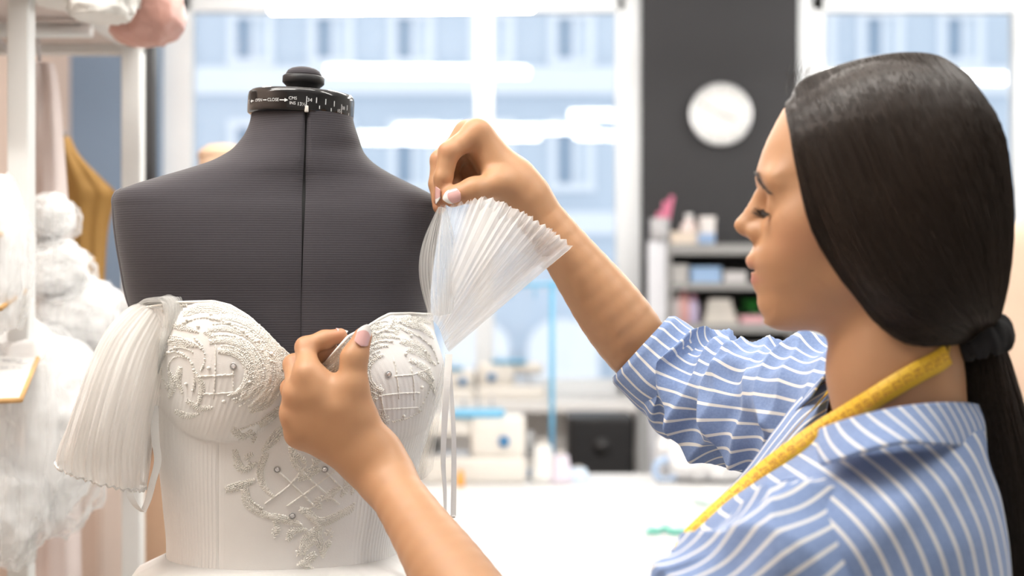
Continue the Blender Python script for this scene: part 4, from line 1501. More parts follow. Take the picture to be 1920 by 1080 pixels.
# ---------- eye: lashes and brow as fine hairs
M_hair = mat('dark_brown_hair', (.018, .011, .008), .38, spec=.5, noise=.25, nscale=40)
lash = MB()
r3 = np.random.default_rng(5)
for s in (1, -1):
    for k in range(34):
        t = k / 33
        a = (HP(1443 - 20 * t, 401.5 - 9 * t, s * (.043 - .010 * t)))
        a = settle(a, HF * .7 + HL * s * .7)
        L = .0115 * (.7 + .5 * math.sin(math.pi * (.2 + .7 * t))) * r3.uniform(.85, 1.1)
        d = HF * .72 + HL * s * (.55 - .25 * t) - HU * (.28 - .42 * t) + r3.normal(0, .08, 3)
        pth = [a, a + d * L * .5 - HU * L * .14, a + d * L + HU * L * .02]
        v, f = tube(cr(pth, 6), np.linspace(.00050, .00010, 6), 4); lash.add(v, f)
lash.build('eyelashes', M_hair, woman, smooth=True, kind='stuff')
brow = MB()
for s in (1, -1):
    for k in range(150):
        t = r3.uniform(.10, 1); w_ = r3.normal(0, 1.5) * (1 - .6 * t)
        x = np.interp(t, [0, .35, .7, 1], [1414, 1422, 1432, 1444]) + w_ * .8
        y = np.interp(t, [0, .35, .7, 1], [321, 330, 345, 362]) + w_ * .6
        a = HP(x, y, s * np.interp(t, [0, .4, 1], [.010, .026, .044]))
        o = HF * (1 - t * .5) + HL * s * (.25 + t * .6)
        a = settle(a, o) + unit(o) * .0002
        d = unit(-HF * .5 + HL * s * .5 - HU * (.5 * t) + HU * .15 + r3.normal(0, .1, 3))
        L = .0065 * r3.uniform(.7, 1.1)
        v, f = tube([a, a + d * L * .5 + unit(o) * .0004, a + d * L], [.00022, .0002, .00006], 3, False); brow.add(v, f)
brow.build('eyebrows', M_hair, woman, smooth=True, kind='stuff')

# ------------------------------------------------------------------ value noise for cloth folds
def vnoise(p, seed=0):
    p = np.asarray(p, float); i = np.floor(p).astype(np.int64); f = p - i; f = f * f * (3 - 2 * f)
    def hsh(a):
        n = (a[..., 0] * 374761393 + a[..., 1] * 668265263 + a[..., 2] * 2147483647 + seed * 144665) & 0xffffffff
        n = ((n ^ (n >> 13)) * 1274126177) & 0xffffffff
        return ((n ^ (n >> 16)) & 0xffff) / 65535.0 * 2 - 1
    r = 0
    for dx in (0, 1):
        for dy in (0, 1):
            for dz in (0, 1):
                w = (f[..., 0] if dx else 1 - f[..., 0]) * (f[..., 1] if dy else 1 - f[..., 1]) * (f[..., 2] if dz else 1 - f[..., 2])
                r = r + w * hsh(i + np.array((dx, dy, dz)))
    return r


# ------------------------------------------------------------------ hair: guide strands from the parting down to the tie
TIE = HP(1838, 632, 0.0)
GUIDES = [   # px, py, metres toward the lens from the middle of the head
    [(1473, 186, .012), (1484, 250, .050), (1506, 350, .069), (1536, 445, .076), (1575, 535, .078), (1628, 606, .074), (1700, 645, .062), (1775, 648, .036), (1826, 640, .014)],
    [(1496, 156, .010), (1524, 240, .052), (1560, 350, .074), (1604, 450, .082), (1655, 540, .082), (1715, 600, .074), (1775, 628, .052), (1815, 636, .028), (1832, 638, .014)],
    [(1540, 133, .008), (1582, 225, .055), (1630, 340, .078), (1682, 440, .085), (1735, 525, .082), (1780, 585, .066), (1812, 615, .042), (1830, 628, .022), (1838, 634, .012)],
    [(1610, 111, .006), (1665, 205, .056), (1716, 320, .079), (1762, 420, .082), (1800, 505, .076), (1828, 570, .058), (1840, 605, .036), (1845, 622, .020), (1845, 630, .010)],
    [(1690, 98, .004), (1752, 185, .052), (1802, 300, .070), (1836, 400, .070), (1855, 490, .060), (1862, 560, .044), (1860, 600, .028), (1855, 620, .016), (1850, 630, .008)],
    [(1760, 104, .002), (1820, 190, .040), (1861, 300, .050), (1880, 400, .048), (1884, 490, .040), (1877, 560, .028), (1868, 600, .018), (1860, 620, .010), (1853, 630, .004)],
    [(1815, 138, .000), (1866, 220, .016), (1892, 320, .018), (1899, 410, .016), (1893, 500, .012), (1881, 565, .008), (1870, 602, .005), (1861, 620, .002), (1854, 630, .000)]]
GU = np.array([[HP(x, y, l) for x, y, l in g] for g in GUIDES])
def hug(p, dmin, exact=False):
    p = np.array(p, float)
    for _ in range(6):
        d = body(p); g = grad(p)
        m = (d < dmin) | exact
        p = p + g * (np.where(m, dmin - d, 0) * .9)[:, None]
    return p
GU[0, :6] = hug(GU[0, :6], .0015, True)             # the front edge lies on the skin
ng, nk = GU.shape[:2]


def hair_surf0(s, t):
    """s 0..1 across the guides (front edge to back of the head), t 0..1 from the parting to the tie"""
    s, t = np.broadcast_arrays(np.asarray(s, float), np.asarray(t, float))
    A = np.stack([crt(np.linspace(0, 1, nk), GU[i], t) for i in range(ng)], 0)
    x = np.clip(s * (ng - 1), 0, ng - 1 - 1e-9); k = x.astype(int); fx = x - k
    g = lambda j: np.take_along_axis(A, np.clip(j, 0, ng - 1)[None, ..., None].repeat(3, -1), 0)[0]
    p0, p1, p2, p3 = g(k - 1), g(k), g(k + 1), g(k + 2)
    u = fx[..., None]
    return .5 * (2 * p1 + (p2 - p0) * u + (2 * p0 - 5 * p1 + 4 * p2 - p3) * u**2 + (3 * p1 - p0 - 3 * p2 + p3) * u**3)


_gs, _gt = np.meshgrid(np.linspace(0, 1, 90), np.linspace(0, 1, 80))
HG = hair_surf0(_gs, _gt)
_sh = HG.shape
HG = hug(HG.reshape(-1, 3), .0045).reshape(_sh)
HG[:, 0] = hug(HG[:, 0], .0012)
for _ in range(3):
    HG[1:-1, 1:-1] = .5 * HG[1:-1, 1:-1] + .125 * (HG[:-2, 1:-1] + HG[2:, 1:-1] + HG[1:-1, :-2] + HG[1:-1, 2:])
def hair_surf(s, t):
    s, t = np.broadcast_arrays(np.asarray(s, float), np.asarray(t, float))
    x = np.clip(s, 0, 1) * 89; y = np.clip(t, 0, 1) * 79
    i = np.minimum(x.astype(int), 88); j = np.minimum(y.astype(int), 78); fx = (x - i)[..., None]; fy = (y - j)[..., None]
    return (HG[j, i] * (1 - fx) + HG[j, i + 1] * fx) * (1 - fy) + (HG[j + 1, i] * (1 - fx) + HG[j + 1, i + 1] * fx) * fy


def mirror(p):
    l = (p - HO) @ HL
    return p - 2 * l[..., None] * HL


hm = mat('glossy_dark_hair', (.020, .0125, .009), .36, spec=.36)
b = hm.node_tree.nodes['Principled BSDF']
nt = hm.node_tree
tc = nt.nodes.new('ShaderNodeTexCoord'); mp = nt.nodes.new('ShaderNodeMapping'); mp.inputs['Scale'].default_value = (150, 2.2, 1)
nz = nt.nodes.new('ShaderNodeTexNoise'); nz.inputs['Scale'].default_value = 1; nz.inputs['Detail'].default_value = 5
nt.links.new(tc.outputs['UV'], mp.inputs[0]); nt.links.new(mp.outputs[0], nz.inputs['Vector'])
mc = nt.nodes.new('ShaderNodeMix'); mc.data_type = 'RGBA'; mc.inputs[6].default_value = (.010, .0065, .005, 1); mc.inputs[7].default_value = (.042, .026, .017, 1)
nt.links.new(nz.outputs['Fac'], mc.inputs[0]); nt.links.new(mc.outputs[2], b.inputs['Base Color'])
bp = nt.nodes.new('ShaderNodeBump'); bp.inputs['Strength'].default_value = .5; bp.inputs['Distance'].default_value = .002
nt.links.new(nz.outputs['Fac'], bp.inputs['Height']); nt.links.new(bp.outputs['Normal'], b.inputs['Normal'])

S_, T_ = np.meshgrid(np.linspace(0, 1, 90), np.linspace(0, 1, 80))
sh = hair_surf(S_, T_)
uvh = np.stack((S_, T_), -1).reshape(-1, 2)
fc = grid_faces(90, 80)
shm = mirror(sh)
# join both halves into one cap and close the gap at the back and the parting
V = np.concatenate((sh.reshape(-1, 3), shm.reshape(-1, 3)))
Fq = [tuple(q) for q in fc] + [tuple(q[::-1] + len(sh.reshape(-1, 3))) for q in fc]
n0 = 90 * 80
for i in range(89):                                  # parting
    Fq.append((i + 1, i, n0 + i, n0 + i + 1))
for j in range(79):                                  # back
    Fq.append((j * 90 + 89, (j + 1) * 90 + 89, n0 + (j + 1) * 90 + 89, n0 + j * 90 + 89))
hair = obj('hair', V, Fq, hm, woman, uv=np.concatenate((uvh, uvh)))

r4 = np.random.default_rng(11)
def strands(surf_fn, n, npt, rmin, rmax, lift, name, m):
    k = 3
    al, fl, ul = [], [], []
    for i in range(n):
        pth = surf_fn(i, npt)
        v, f = tube(pth, np.r_[np.full(npt - 3, r4.uniform(rmin, rmax)), rmin, rmin * .7, rmin * .4], k, False)
        al.append(v); fl.append(np.array(f) + i * npt * k); ul.append(np.c_[np.full(len(v), r4.uniform()), np.repeat(np.linspace(0, 1, npt), k)])
    return obj(name, np.concatenate(al), np.concatenate(fl), m, woman, uv=np.concatenate(ul), kind='stuff')


EDGE = hug(hair_surf(np.full(16, .008), np.linspace(.02, .75, 16)), .0008, True)
def head_strand(i, npt):
    s0 = r4.uniform(-.004, 1)
    t = np.linspace(r4.uniform(0, .06), 1, npt)
    s = np.clip(s0 + .012 * np.sin(t * 5 + r4.uniform(0, 6)) + r4.normal(0, .006) * t, 0, 1)
    p = hair_surf(s, t)
    q = hair_surf(np.clip(s + .02, 0, 1), t); q2 = hair_surf(np.clip(s - .02, 0, 1), t)
    T = np.gradient(p, axis=0)
    nrm = np.cross(T, q - q2); nrm /= np.linalg.norm(nrm, axis=1)[:, None] + 1e-9
    c = p - H(0, 0, 0)
    nrm *= np.sign((nrm * c).sum(1))[:, None]
    p = p + nrm * (r4.uniform(-.0002, .0016) * np.sin(np.pi * np.clip(t * 1.02, 0, 1)) ** .5)[:, None]
    if i % 9 == 0:                                  # wisps along the hair line
        p = EDGE[:npt] + np.outer(np.sin(np.pi * np.linspace(0, 1, npt)), HF * r4.uniform(-.006, .006) + HL * r4.uniform(.0006, .0020))
    if i % 3 == 2: p = mirror(p)
    return p


strands(head_strand, 2400, 16, .00022, .0005, 0, 'hair_strands', hm)
def baby(i, npt):
    s0 = r4.uniform(0, .2); a = HP(1478 + r4.uniform(-4, 40), 184 - r4.uniform(0, 50), r4.uniform(-.01, .02))
    d = HF * r4.uniform(-.1, .5) + HU * r4.uniform(.5, 1) + HL * r4.normal(0, .3)
    L = r4.uniform(.008, .024); t = np.linspace(0, 1, npt)[:, None]
    return a + d * L * t - HF * .008 * t**2
strands(baby, 60, 6, .0001, .0002, 0, 'loose_hairs', hm)

# ponytail
PT = np.array([(1843, 636, 1.222, 34), (1850, 680, 1.220, 42), (1862, 750, 1.215, 50), (1882, 850, 1.210, 55), (1902, 960, 1.205, 54), (1914, 1080, 1.20, 50), (1918, 1220, 1.20, 44), (1916, 1380, 1.20, 30), (1912, 1480, 1.20, 10)], float)
def pony(ang, rr, t):
    q = crt(np.linspace(0, 1, len(PT)), PT, t)
    c = np.stack(((q[:, 0] - 960) / F * q[:, 2], q[:, 2], CZ + (540 - q[:, 1]) / F * q[:, 2]), 1)
    r = q[:, 3] / F * q[:, 2] * rr
    return c + np.stack((np.cos(ang) * r, np.sin(ang) * r * .8, 0 * r), 1)
tt_ = np.linspace(0, 1, 50); aa = np.linspace(0, 2 * np.pi, 40, endpoint=False)
V = np.stack([pony(a, .93, tt_) for a in aa], 1)
uvp = np.stack(np.broadcast_arrays((aa / 6.283)[None, :], tt_[:, None]), -1).reshape(-1, 2)
obj('ponytail', V.reshape(-1, 3), grid_faces(40, 50, close_u=True), hm, woman, uv=uvp)
def pony_strand(i, npt):
    a0 = r4.uniform(0, 6.283); t = np.linspace(0, 1, npt) ** 1.0
    return pony(a0 + .25 * np.sin(t * 4 + r4.uniform(0, 6)), r4.uniform(.90, 1.08) + .03 * np.sin(t * 7 + a0 * 3), t)
strands(pony_strand, 800, 18, .0002, .00045, 0, 'ponytail_strands', hm)

# hair tie: a soft crumpled ring
M_scr = mat('black_jersey_band', (.006, .006, .008), .8, noise=.3, nscale=300, bump=.6, bscale=1200)
tc_ = HP(1841, 633, 0)
ax = unit(P(1862, 700, 1.2) - P(1826, 575, 1.2)); u1 = unit(np.cross(ax, (0, 1, 0))); u2 = np.cross(ax, u1)
n1, n2 = 72, 18
V = []
for i in range(n1):
    a = i / n1 * 2 * math.pi
    d = u1 * math.cos(a) + u2 * math.sin(a)
    for j in range(n2):
        bb = j / n2 * 2 * math.pi
        rr = .0105 * (1 + .12 * math.sin(a * 9 + 2 * math.sin(bb)) + .08 * math.sin(a * 17 + 1))
        V.append(tc_ + d * (.0125 + .0055 + rr * math.cos(bb) * .8) + ax * rr * 1.35 * math.sin(bb))
obj('hair_tie', V, grid_faces(n2, n1, True, True), M_scr, woman)

# ------------------------------------------------------------------ striped shirt
sm = mat('blue_striped_chambray', (.20, .32, .62), .8, spec=.25)
nt = sm.node_tree; b = nt.nodes['Principled BSDF']; b.inputs['Sheen Weight'].default_value = .15
tc = nt.nodes.new('ShaderNodeTexCoord'); sx = nt.nodes.new('ShaderNodeSeparateXYZ'); nt.links.new(tc.outputs['UV'], sx.inputs[0])
fr_ = nt.nodes.new('ShaderNodeMath'); fr_.operation = 'FRACT'; nt.links.new(sx.outputs[0], fr_.inputs[0])
cen_ = nt.nodes.new('ShaderNodeMath'); cen_.operation = 'SUBTRACT'; cen_.inputs[1].default_value = .5; nt.links.new(fr_.outputs[0], cen_.inputs[0])
ab = nt.nodes.new('ShaderNodeMath'); ab.operation = 'ABSOLUTE'; nt.links.new(cen_.outputs[0], ab.inputs[0])
ms = nt.nodes.new('ShaderNodeMapRange'); ms.inputs[1].default_value = .085; ms.inputs[2].default_value = .115; ms.inputs[3].default_value = 1; ms.inputs[4].default_value = 0
nt.links.new(ab.outputs[0], ms.inputs[0])
nz = nt.nodes.new('ShaderNodeTexNoise'); nz.inputs['Scale'].default_value = 420; nz.inputs['Detail'].default_value = 3; nt.links.new(tc.outputs['Object'], nz.inputs['Vector'])
cb = nt.nodes.new('ShaderNodeMix'); cb.data_type = 'RGBA'; cb.inputs[6].default_value = (.150, .225, .43, 1); cb.inputs[7].default_value = (.27, .37, .60, 1); nt.links.new(nz.outputs['Fac'], cb.inputs[0])
cs = nt.nodes.new('ShaderNodeMix'); cs.data_type = 'RGBA'; cs.inputs[7].default_value = (.78, .77, .74, 1)
nt.links.new(ms.outputs[0], cs.inputs[0]); nt.links.new(cb.outputs[2], cs.inputs[6]); nt.links.new(cs.outputs[2], b.inputs['Base Color'])
bp = nt.nodes.new('ShaderNodeBump'); bp.inputs['Strength'].default_value = .15; bp.inputs['Distance'].default_value = .0005
nt.links.new(nz.outputs['Fac'], bp.inputs['Height']); nt.links.new(bp.outputs['Normal'], b.inputs['Normal'])
SPC = .0145                                            # stripe pitch

TA = math.radians(20)
TFW = np.array((-math.cos(TA), math.sin(TA), 0)); TL = np.array((-math.sin(TA), -math.cos(TA), 0))
TR = np.array([
    # py  front back  lateral
    (772, 1565, 1828, .056), (800, 1545, 1840, .084), (826, 1530, 1847, .112), (856, 1496, 1853, .140), (900, 1432, 1860, .164), (950, 1362, 1867, .178), (1010, 1298, 1872, .184),
    (1080, 1240, 1876, .182), (1200, 1240, 1878, .172), (1400, 1340, 1868, .150), (1560, 1320, 1885, .165), (1700, 1310, 1895, .175)], float)


def torso_surf(th, y, off=0.0):
    th, y = np.broadcast_arrays(np.asarray(th, float), np.asarray(y, float))
    r = crt(TR[:, 0], TR[:, 1:], y)
    xf, xb, lat = r[..., 0], r[..., 1], r[..., 2]
    D = 1.225
    cx = (xf + xb) / 2; half = (xb - xf) / 2 / F * D
    C = np.stack(((cx - 960) / F * D, np.full_like(cx, D), CZ + (540 - y) / F * D), -1)
    c, s = np.cos(th), np.sin(th)
    cc = np.sign(c) * np.abs(c) ** .88; ss = np.sign(s) * np.abs(s) ** .88
    return C + TFW * (cc * (half + off))[..., None] + TL * (ss * (lat + off))[..., None]


ntc, ntr = 240, 150
tht = np.linspace(0, 2 * math.pi, ntc, endpoint=False); yt = np.linspace(772, 1690, ntr)
TH, YY = np.meshgrid(tht, yt)
V = torso_surf(TH, YY)
N0 = TFW * np.cos(TH)[..., None] + TL * np.sin(TH)[..., None]
# soft folds that pull from the collar toward the arm
pr = V @ np.stack((TFW, TL, HU), 1)
fold = .0030 * vnoise(np.stack((pr[..., 0] * 22 + pr[..., 2] * 26, pr[..., 1] * 10, pr[..., 2] * 10 - pr[..., 0] * 6), -1), 3)
fold += .0016 * vnoise(pr * np.array((40, 20, 34)), 8)
fold *= smoothstep(790, 850, YY)
front = smoothstep(.2, .8, np.cos(TH)) * smoothstep(800, 900, YY)
fold += front * .006 * vnoise(np.stack((pr[..., 1] * 30 + pr[..., 2] * 10, pr[..., 2] * 5, pr[..., 0] * 4), -1), 5)
V = V + N0 * fold[..., None]
SC0 = P(1351, 1150, 1.1)
ud = np.sqrt((V[..., 0] - SC0[0]) ** 2 + (V[..., 2] - SC0[2]) ** 2) / SPC
uv = np.stack((ud, V[..., 2]), -1).reshape(-1, 2)
torso_f = grid_faces(ntc, ntr, close_u=True)
shirt = obj('shirt', V.reshape(-1, 3), torso_f, sm, woman, uv=uv)
TORSO_V = V.reshape(-1, 3)


def sleeve(path, rad, folds, name, ns=150, nth=160, u0=0.0, ell=1.0):
    p = cr(np.c_[np.asarray(path), np.asarray(rad)], ns)
    pth, rr = p[:, :3], p[:, 3]
    T, Nn, B = frames(pth)
    s = np.linspace(0, 1, ns)[:, None]; th = np.linspace(0, 2 * math.pi, nth, endpoint=False)[None, :]
    d = folds(np.broadcast_to(s, (ns, nth)), np.broadcast_to(th, (ns, nth)))
    R = rr[:, None] + d
    V = pth[:, None] + R[..., None] * (np.cos(th)[..., None] * Nn[:, None] + np.sin(th)[..., None] * B[:, None] * ell)
    L = np.r_[0, np.cumsum(np.linalg.norm(np.diff(pth, axis=0), axis=1))]
    return V, th, L


def add_sleeve(V, name, r_ref, u0=0.0, **k):
    ns, nth = V.shape[:2]
    nst = round(2 * math.pi * r_ref / SPC)
    # duplicate the seam column so that the stripes close
    V2 = np.concatenate((V, V[:, :1]), 1)
    u = np.broadcast_to(np.linspace(0, nst, nth + 1)[None, :] + u0, (ns, nth + 1))
    uv = np.stack((u, np.broadcast_to(np.linspace(0, 1, ns)[:, None], u.shape)), -1).reshape(-1, 2)
    return obj(name, V2.reshape(-1, 3), grid_faces(nth + 1, ns), sm, woman, uv=uv, **k)


def ridge(x, w):           # soft-peaked periodic fold, -1..1
    return 1 - 2 * np.abs(np.sin(np.pi * x)) ** w


# far sleeve: rolled cuff at the elbow, deep slanting folds above it
def far_folds(s, th):
    wp = .35 * vnoise(np.stack((s * 4, np.cos(th) * 1.5, np.sin(th) * 1.5), -1), 31)
    a = ridge(s * 3.4 + wp + .60 * np.sin(th + .6) + .22 * np.sin(2 * th + 1), 1.0) * .0085
    bb = ridge(s * 5.9 - wp + .8 * np.cos(th + 2) + 2.1, 1.1) * .0042
    env = smoothstep(0, .12, s) * (1 - .35 * smoothstep(.75, 1, s))
    n = .0035 * vnoise(np.stack((s * 14 + th, np.cos(th) * 2.2, np.sin(th) * 2.2), -1), 2)
    return (a + bb + n) * env - .006 * np.exp(-((s - .02) / .05) ** 2)
fpath = [P(1248, 700, 1.570), P(1285, 720, 1.560), P(1330, 738, 1.535), P(1400, 762, 1.490), P(1480, 775, 1.440), P(1560, 785, 1.395), P(1620, 800, 1.36)]
frad = [.056, .062, .064, .066, .072, .078, .080]
V, _, _ = sleeve(fpath, frad, far_folds, 'sleeve', 170, 170)
add_sleeve(V, 'sleeve', .066, label='rolled blue striped sleeve of the raised arm')
def cuff_folds(s, th):
    return .0016 * np.sin(3 * th + 4 * s) + .0015 * vnoise(np.stack((s * 3, np.cos(th) * 2, np.sin(th) * 2), -1), 6) - .004 * np.exp(-(s / .05) ** 2) - .003 * np.exp(-((1 - s) / .05) ** 2)
ca_ = [P(1202, 650, 1.574), P(1226, 672, 1.572), P(1252, 694, 1.568), P(1280, 712, 1.562)]
V, _, _ = sleeve(ca_, [.0500, .0525, .0545, .0555], cuff_folds, 'cuff', 40, 120)
add_sleeve(V, 'cuff', .053, u0=.3)
V, _, _ = sleeve([P(1207, 655, 1.577), P(1226, 672, 1.576), P(1250, 692, 1.572)], [.0470, .0480, .0480], cuff_folds, 'cuff', 20, 120)
add_sleeve(V, 'cuff_lining', .053)

# near sleeve
def near_folds(s, th):
    a = ridge(s * 3.4 + .5 * np.sin(th - .6) + .3, .8) * .0060
    bb = ridge(s * 6.3 + .9 * np.cos(th + 1) + 1.1, .9) * .0035
    n = .0040 * vnoise(np.stack((s * 8 + th, np.cos(th) * 2, np.sin(th) * 2), -1), 12)
    return (a + bb + n) * (.35 + .65 * smoothstep(.05, .3, s))
npath = [P(1590, 1020, 1.160), P(1540, 1040, 1.120), P(1470, 1085, 1.098), P(1395, 1138, 1.095), P(1312, 1195, 1.105), P(1205, 1248, 1.135), P(1110, 1285, 1.165)]
nrad = [.062, .066, .067, .066, .063, .060, .056]
V, _, _ = sleeve(npath, nrad, near_folds, 'sleeve', 150, 160)
add_sleeve(V, 'sleeve', .066, label='blue striped sleeve of the nearer arm')
# arm-hole seam of that sleeve
q = V[22]
v, f = tube(np.concatenate((q, q[:1])), .0009, 6, False); obj('armhole_seam', v, f, mat('blue_thread', (.10, .18, .40), .8, noise=.1), woman)

# collar: folded band standing round the neck
ctop = [(1537, 806, 1.150), (1570, 793, 1.135), (1620, 778, 1.125), (1680, 765, 1.125), (1740, 757, 1.138), (1800, 755, 1.168), (1832, 758, 1.200), (1838, 760, 1.235), (1826, 735, 1.270), (1790, 700, 1.300), (1700, 680, 1.318), (1600, 684, 1.318), (1552, 700, 1.305), (1520, 745, 1.295)]
cbot = [(1540, 872, 1.105), (1580, 860, 1.085), (1630, 844, 1.078), (1690, 831, 1.080), (1750, 833, 1.100), (1800, 837, 1.140), (1840, 840, 1.190), (1852, 846, 1.240), (1848, 820, 1.295), (1800, 780, 1.338), (1700, 745, 1.360), (1580, 735, 1.360), (1520, 750, 1.350), (1478, 800, 1.325)]
def strip(a, b_, n, rows, bulge, name, shear=0.0, u0=0.0, thick=.0016, **k):
    A = cr([P(*p) for p in a], n); Bm = cr([P(*p) for p in b_], n)
    t = np.linspace(0, 1, rows)[:, None, None]
    V = A[None] * (1 - t) + Bm[None] * t
    c = V.mean((0, 1)); out = V - c; out[..., 2] = 0
    out /= np.linalg.norm(out, axis=-1)[..., None] + 1e-9
    V = V + out * (np.sin(np.pi * np.linspace(0, 1, rows))[:, None, None] * bulge)
    L = np.r_[0, np.cumsum(np.linalg.norm(np.diff((A + Bm) / 2, axis=0), axis=1))]
    uv = np.stack(np.broadcast_arrays(L[None, :] / SPC + u0 - shear * np.linspace(0, 1, rows)[:, None], np.linspace(0, 1, rows)[:, None]), -1).reshape(-1, 2)
    o = obj(name, V.reshape(-1, 3), grid_faces(n, rows), sm, woman, uv=uv, **k)
    s = o.modifiers.new('thickness', 'SOLIDIFY'); s.thickness = thick; s.offset = 0
    return o
strip(ctop, cbot, 200, 14, .004, 'collar', shear=1.1, thick=.0022)
# collar stand inside, closing the gap to the neck
strip([(1545, 800, 1.165), (1620, 782, 1.150), (1700, 770, 1.150), (1790, 765, 1.185), (1820, 765, 1.225), (1800, 740, 1.27), (1700, 710, 1.300), (1580, 715, 1.300)], [(1548, 850, 1.150), (1620, 850, 1.130), (1700, 845, 1.135), (1800, 845, 1.180), (1832, 840, 1.230), (1800, 800, 1.30), (1700, 780, 1.33), (1570, 790, 1.33)], 120, 8, 0, 'collar_stand', thick=.0012)
# open front edges below the collar
def placket(a, b_, name, n=90):
    A = cr([P(*p) for p in a], n); Bm = cr([P(*p) for p in b_], n); rows = 8
    t = np.linspace(0, 1, rows)[:, None, None]; V = A[None] * (1 - t) + Bm[None] * t
    V[..., 1] -= np.sin(np.pi * np.linspace(0, 1, rows))[:, None] * .004
    w = np.linalg.norm(A - Bm, axis=1).mean()
    uv = np.stack(np.broadcast_arrays(np.linspace(0, w / SPC, rows)[:, None] + .2, np.linspace(0, 1, n)[None, :]), -1).reshape(-1, 2)
    o = obj(name, V.reshape(-1, 3), grid_faces(n, rows), sm, woman, uv=uv)
    o.modifiers.new('thickness', 'SOLIDIFY').thickness = .0015
placket([(1556, 706, 1.335), (1506, 738, 1.335), (1456, 800, 1.325), (1398, 880, 1.305), (1330, 952, 1.290), (1258, 1032, 1.28)], [(1548, 778, 1.275), (1506, 806, 1.262), (1464, 850, 1.255), (1410, 906, 1.25), (1345, 965, 1.25), (1270, 1036, 1.26)], 'front_placket')

# trousers and shoes (below the frame)
M_tr = mat('dark_trousers', (.03, .035, .05), .8, noise=.1, nscale=60)
hipc = torso_surf(np.array([0., math.pi]), np.array([1640., 1640.])).mean(0)
for s in (-1, 1):
    o = TL * s * .085
    path = cr([hipc + o * .9 + (0, 0, .06), hipc + o + (0, 0, -.12), (hipc[0], hipc[1], .45) + o, (hipc[0] + .01, hipc[1], .06) + o], 24)
    v, f = tube(path, np.interp(np.linspace(0, 1, 24), [0, .2, .6, 1], [.10, .098, .070, .055]), 20); obj('trouser_leg', v, f, M_tr, woman)
    c = np.array((hipc[0], hipc[1], .0)) + o + TFW * .06
    rot = Matrix.Rotation(math.pi - TA, 3, 'Z')
    v, f = box(c + (0, 0, .036), (.25, .088, .072), .03, rot); obj('shoe', v, f, M_black, woman)

# ------------------------------------------------------------------ yellow measuring tape round her neck
tp = mat('yellow_tape', (.92, .58, .045), .5, noise=.05, nscale=120)
keep = (VB[:, 2] > 1.05) & (VB[:, 0] > .18)
idx = np.flatnonzero(keep[FB].all(1))
V_all = np.concatenate((VB, TORSO_V)); F_all = [tuple(int(i) for i in q) for q in FB[idx]] + [tuple(int(i) + len(VB) for i in q) for q in torso_f]
BT = BVHTree.FromPolygons([tuple(p) for p in V_all], F_all)
def on_woman(px, py):
    o = Vector((0, 0, CZ)); d = (Vector(P(px, py, 1.0)) - o).normalized()
    loc, nrm, i, dist = BT.ray_cast(o, d, 3.0)
    return (None, None) if loc is None else (np.array(loc), np.array(nrm))
TPX = [(1778, 664), (1760, 677), (1722, 697), (1680, 721), (1630, 752), (1580, 781), (1536, 806), (1480, 846), (1430, 884), (1380, 926), (1330, 968), (1288, 1008), (1262, 1034)]
cp, cn = [], []
for x, y in TPX:
    l, n = on_woman(x, y)
    if l is None:
        l, n = P(x, y, cp[-1][1] + .02), cn[-1]
    if n @ (l - lens) > 0: n = -n
    if x < 1540: n = unit(n + .9 * unit(lens - l))
    cp.append(l + unit(lens - l) * (.004 if x > 1540 else .013)); cn.append(n)
cn = np.array(cn)
for _ in range(2):
    cn[1:-1] = .5 * cn[1:-1] + .25 * (cn[:-2] + cn[2:])
both = cr(np.c_[np.array(cp), cn], 120)
pts, nrs = both[:, :3], both[:, 3:]
nrs = nrs / np.linalg.norm(nrs, axis=1)[:, None]
# goes on behind the neck and down her far side
back = [pts[0] + (.012, .03, -.004), HP(1760, 690, -.05), HP(1680, 720, -.066), HP(1600, 740, -.05)]
T = np.gradient(pts, axis=0); T /= np.linalg.norm(T, axis=1)[:, None]
W = np.cross(nrs, T); W /= np.linalg.norm(W, axis=1)[:, None]
W *= np.sign(W[:, 2])[:, None]
tape = thing('measuring_tape', 'yellow measuring tape with brown numbers slung round the woman\'s neck', 'measuring tape', pts[len(pts) // 2])
TWD = .0172
v, f = ribbon(pts, W, TWD, .0005); obj('tape_band', v, f, tp, tape)
bp_ = cr([pts[0]] + back, 40)
v, f = ribbon(bp_, np.broadcast_to(unit((0.1, 0, 1)), bp_.shape), TWD, .0005); obj('tape_band', v, f, tp, tape)
far_ = cr([P(1560, 722, 1.30), P(1548, 742, 1.292), P(1530, 760, 1.275), P(1504, 790, 1.258), P(1462, 838, 1.248), P(1440, 866, 1.24)], 40)
v, f = ribbon(far_, np.broadcast_to(unit((.6, -.1, .75)), far_.shape), TWD, .0005); obj('tape_band', v, f, tp, tape)
Lc = np.r_[0, np.cumsum(np.linalg.norm(np.diff(pts, axis=0), axis=1))]
M_num = mat('brown_numerals', (.60, .26, .04), .6, noise=.05)
def on_tape(v2, s):
    """v2: (across, along) flat print; placed at arc length s"""
    ss = s + v2[:, 1]
    g = lambda A: np.stack([np.interp(ss, Lc, A[:, k]) for k in range(3)], 1)
    return g(pts) + g(W) * v2[:, :1] + g(nrs) * .0006
k = 0
s = .004
while s < Lc[-1] - .01:
    v, f = text_mesh(str(77 - k), .0105)
    v = v[:, :2] * np.array((.78, 1.0))
    # reading direction runs across the band, glyph tops point on along it
    obj('numeral', on_tape(np.stack((v[:, 0] - .0006, v[:, 1]), 1), s), f, M_num, tape, smooth=False)
    for kk in range(5):
        h = .0035 if kk else .0055
        q = np.array(((TWD / 2 - h, -.00018), (TWD / 2 - .0004, -.00018), (TWD / 2 - .0004, .00018), (TWD / 2 - h, .00018)))
        if kk == 0: obj('centimetre_mark', on_tape(q, s + .0049), [(0, 1, 2, 3)], M_num, tape, smooth=False)
    s += .0098; k += 1

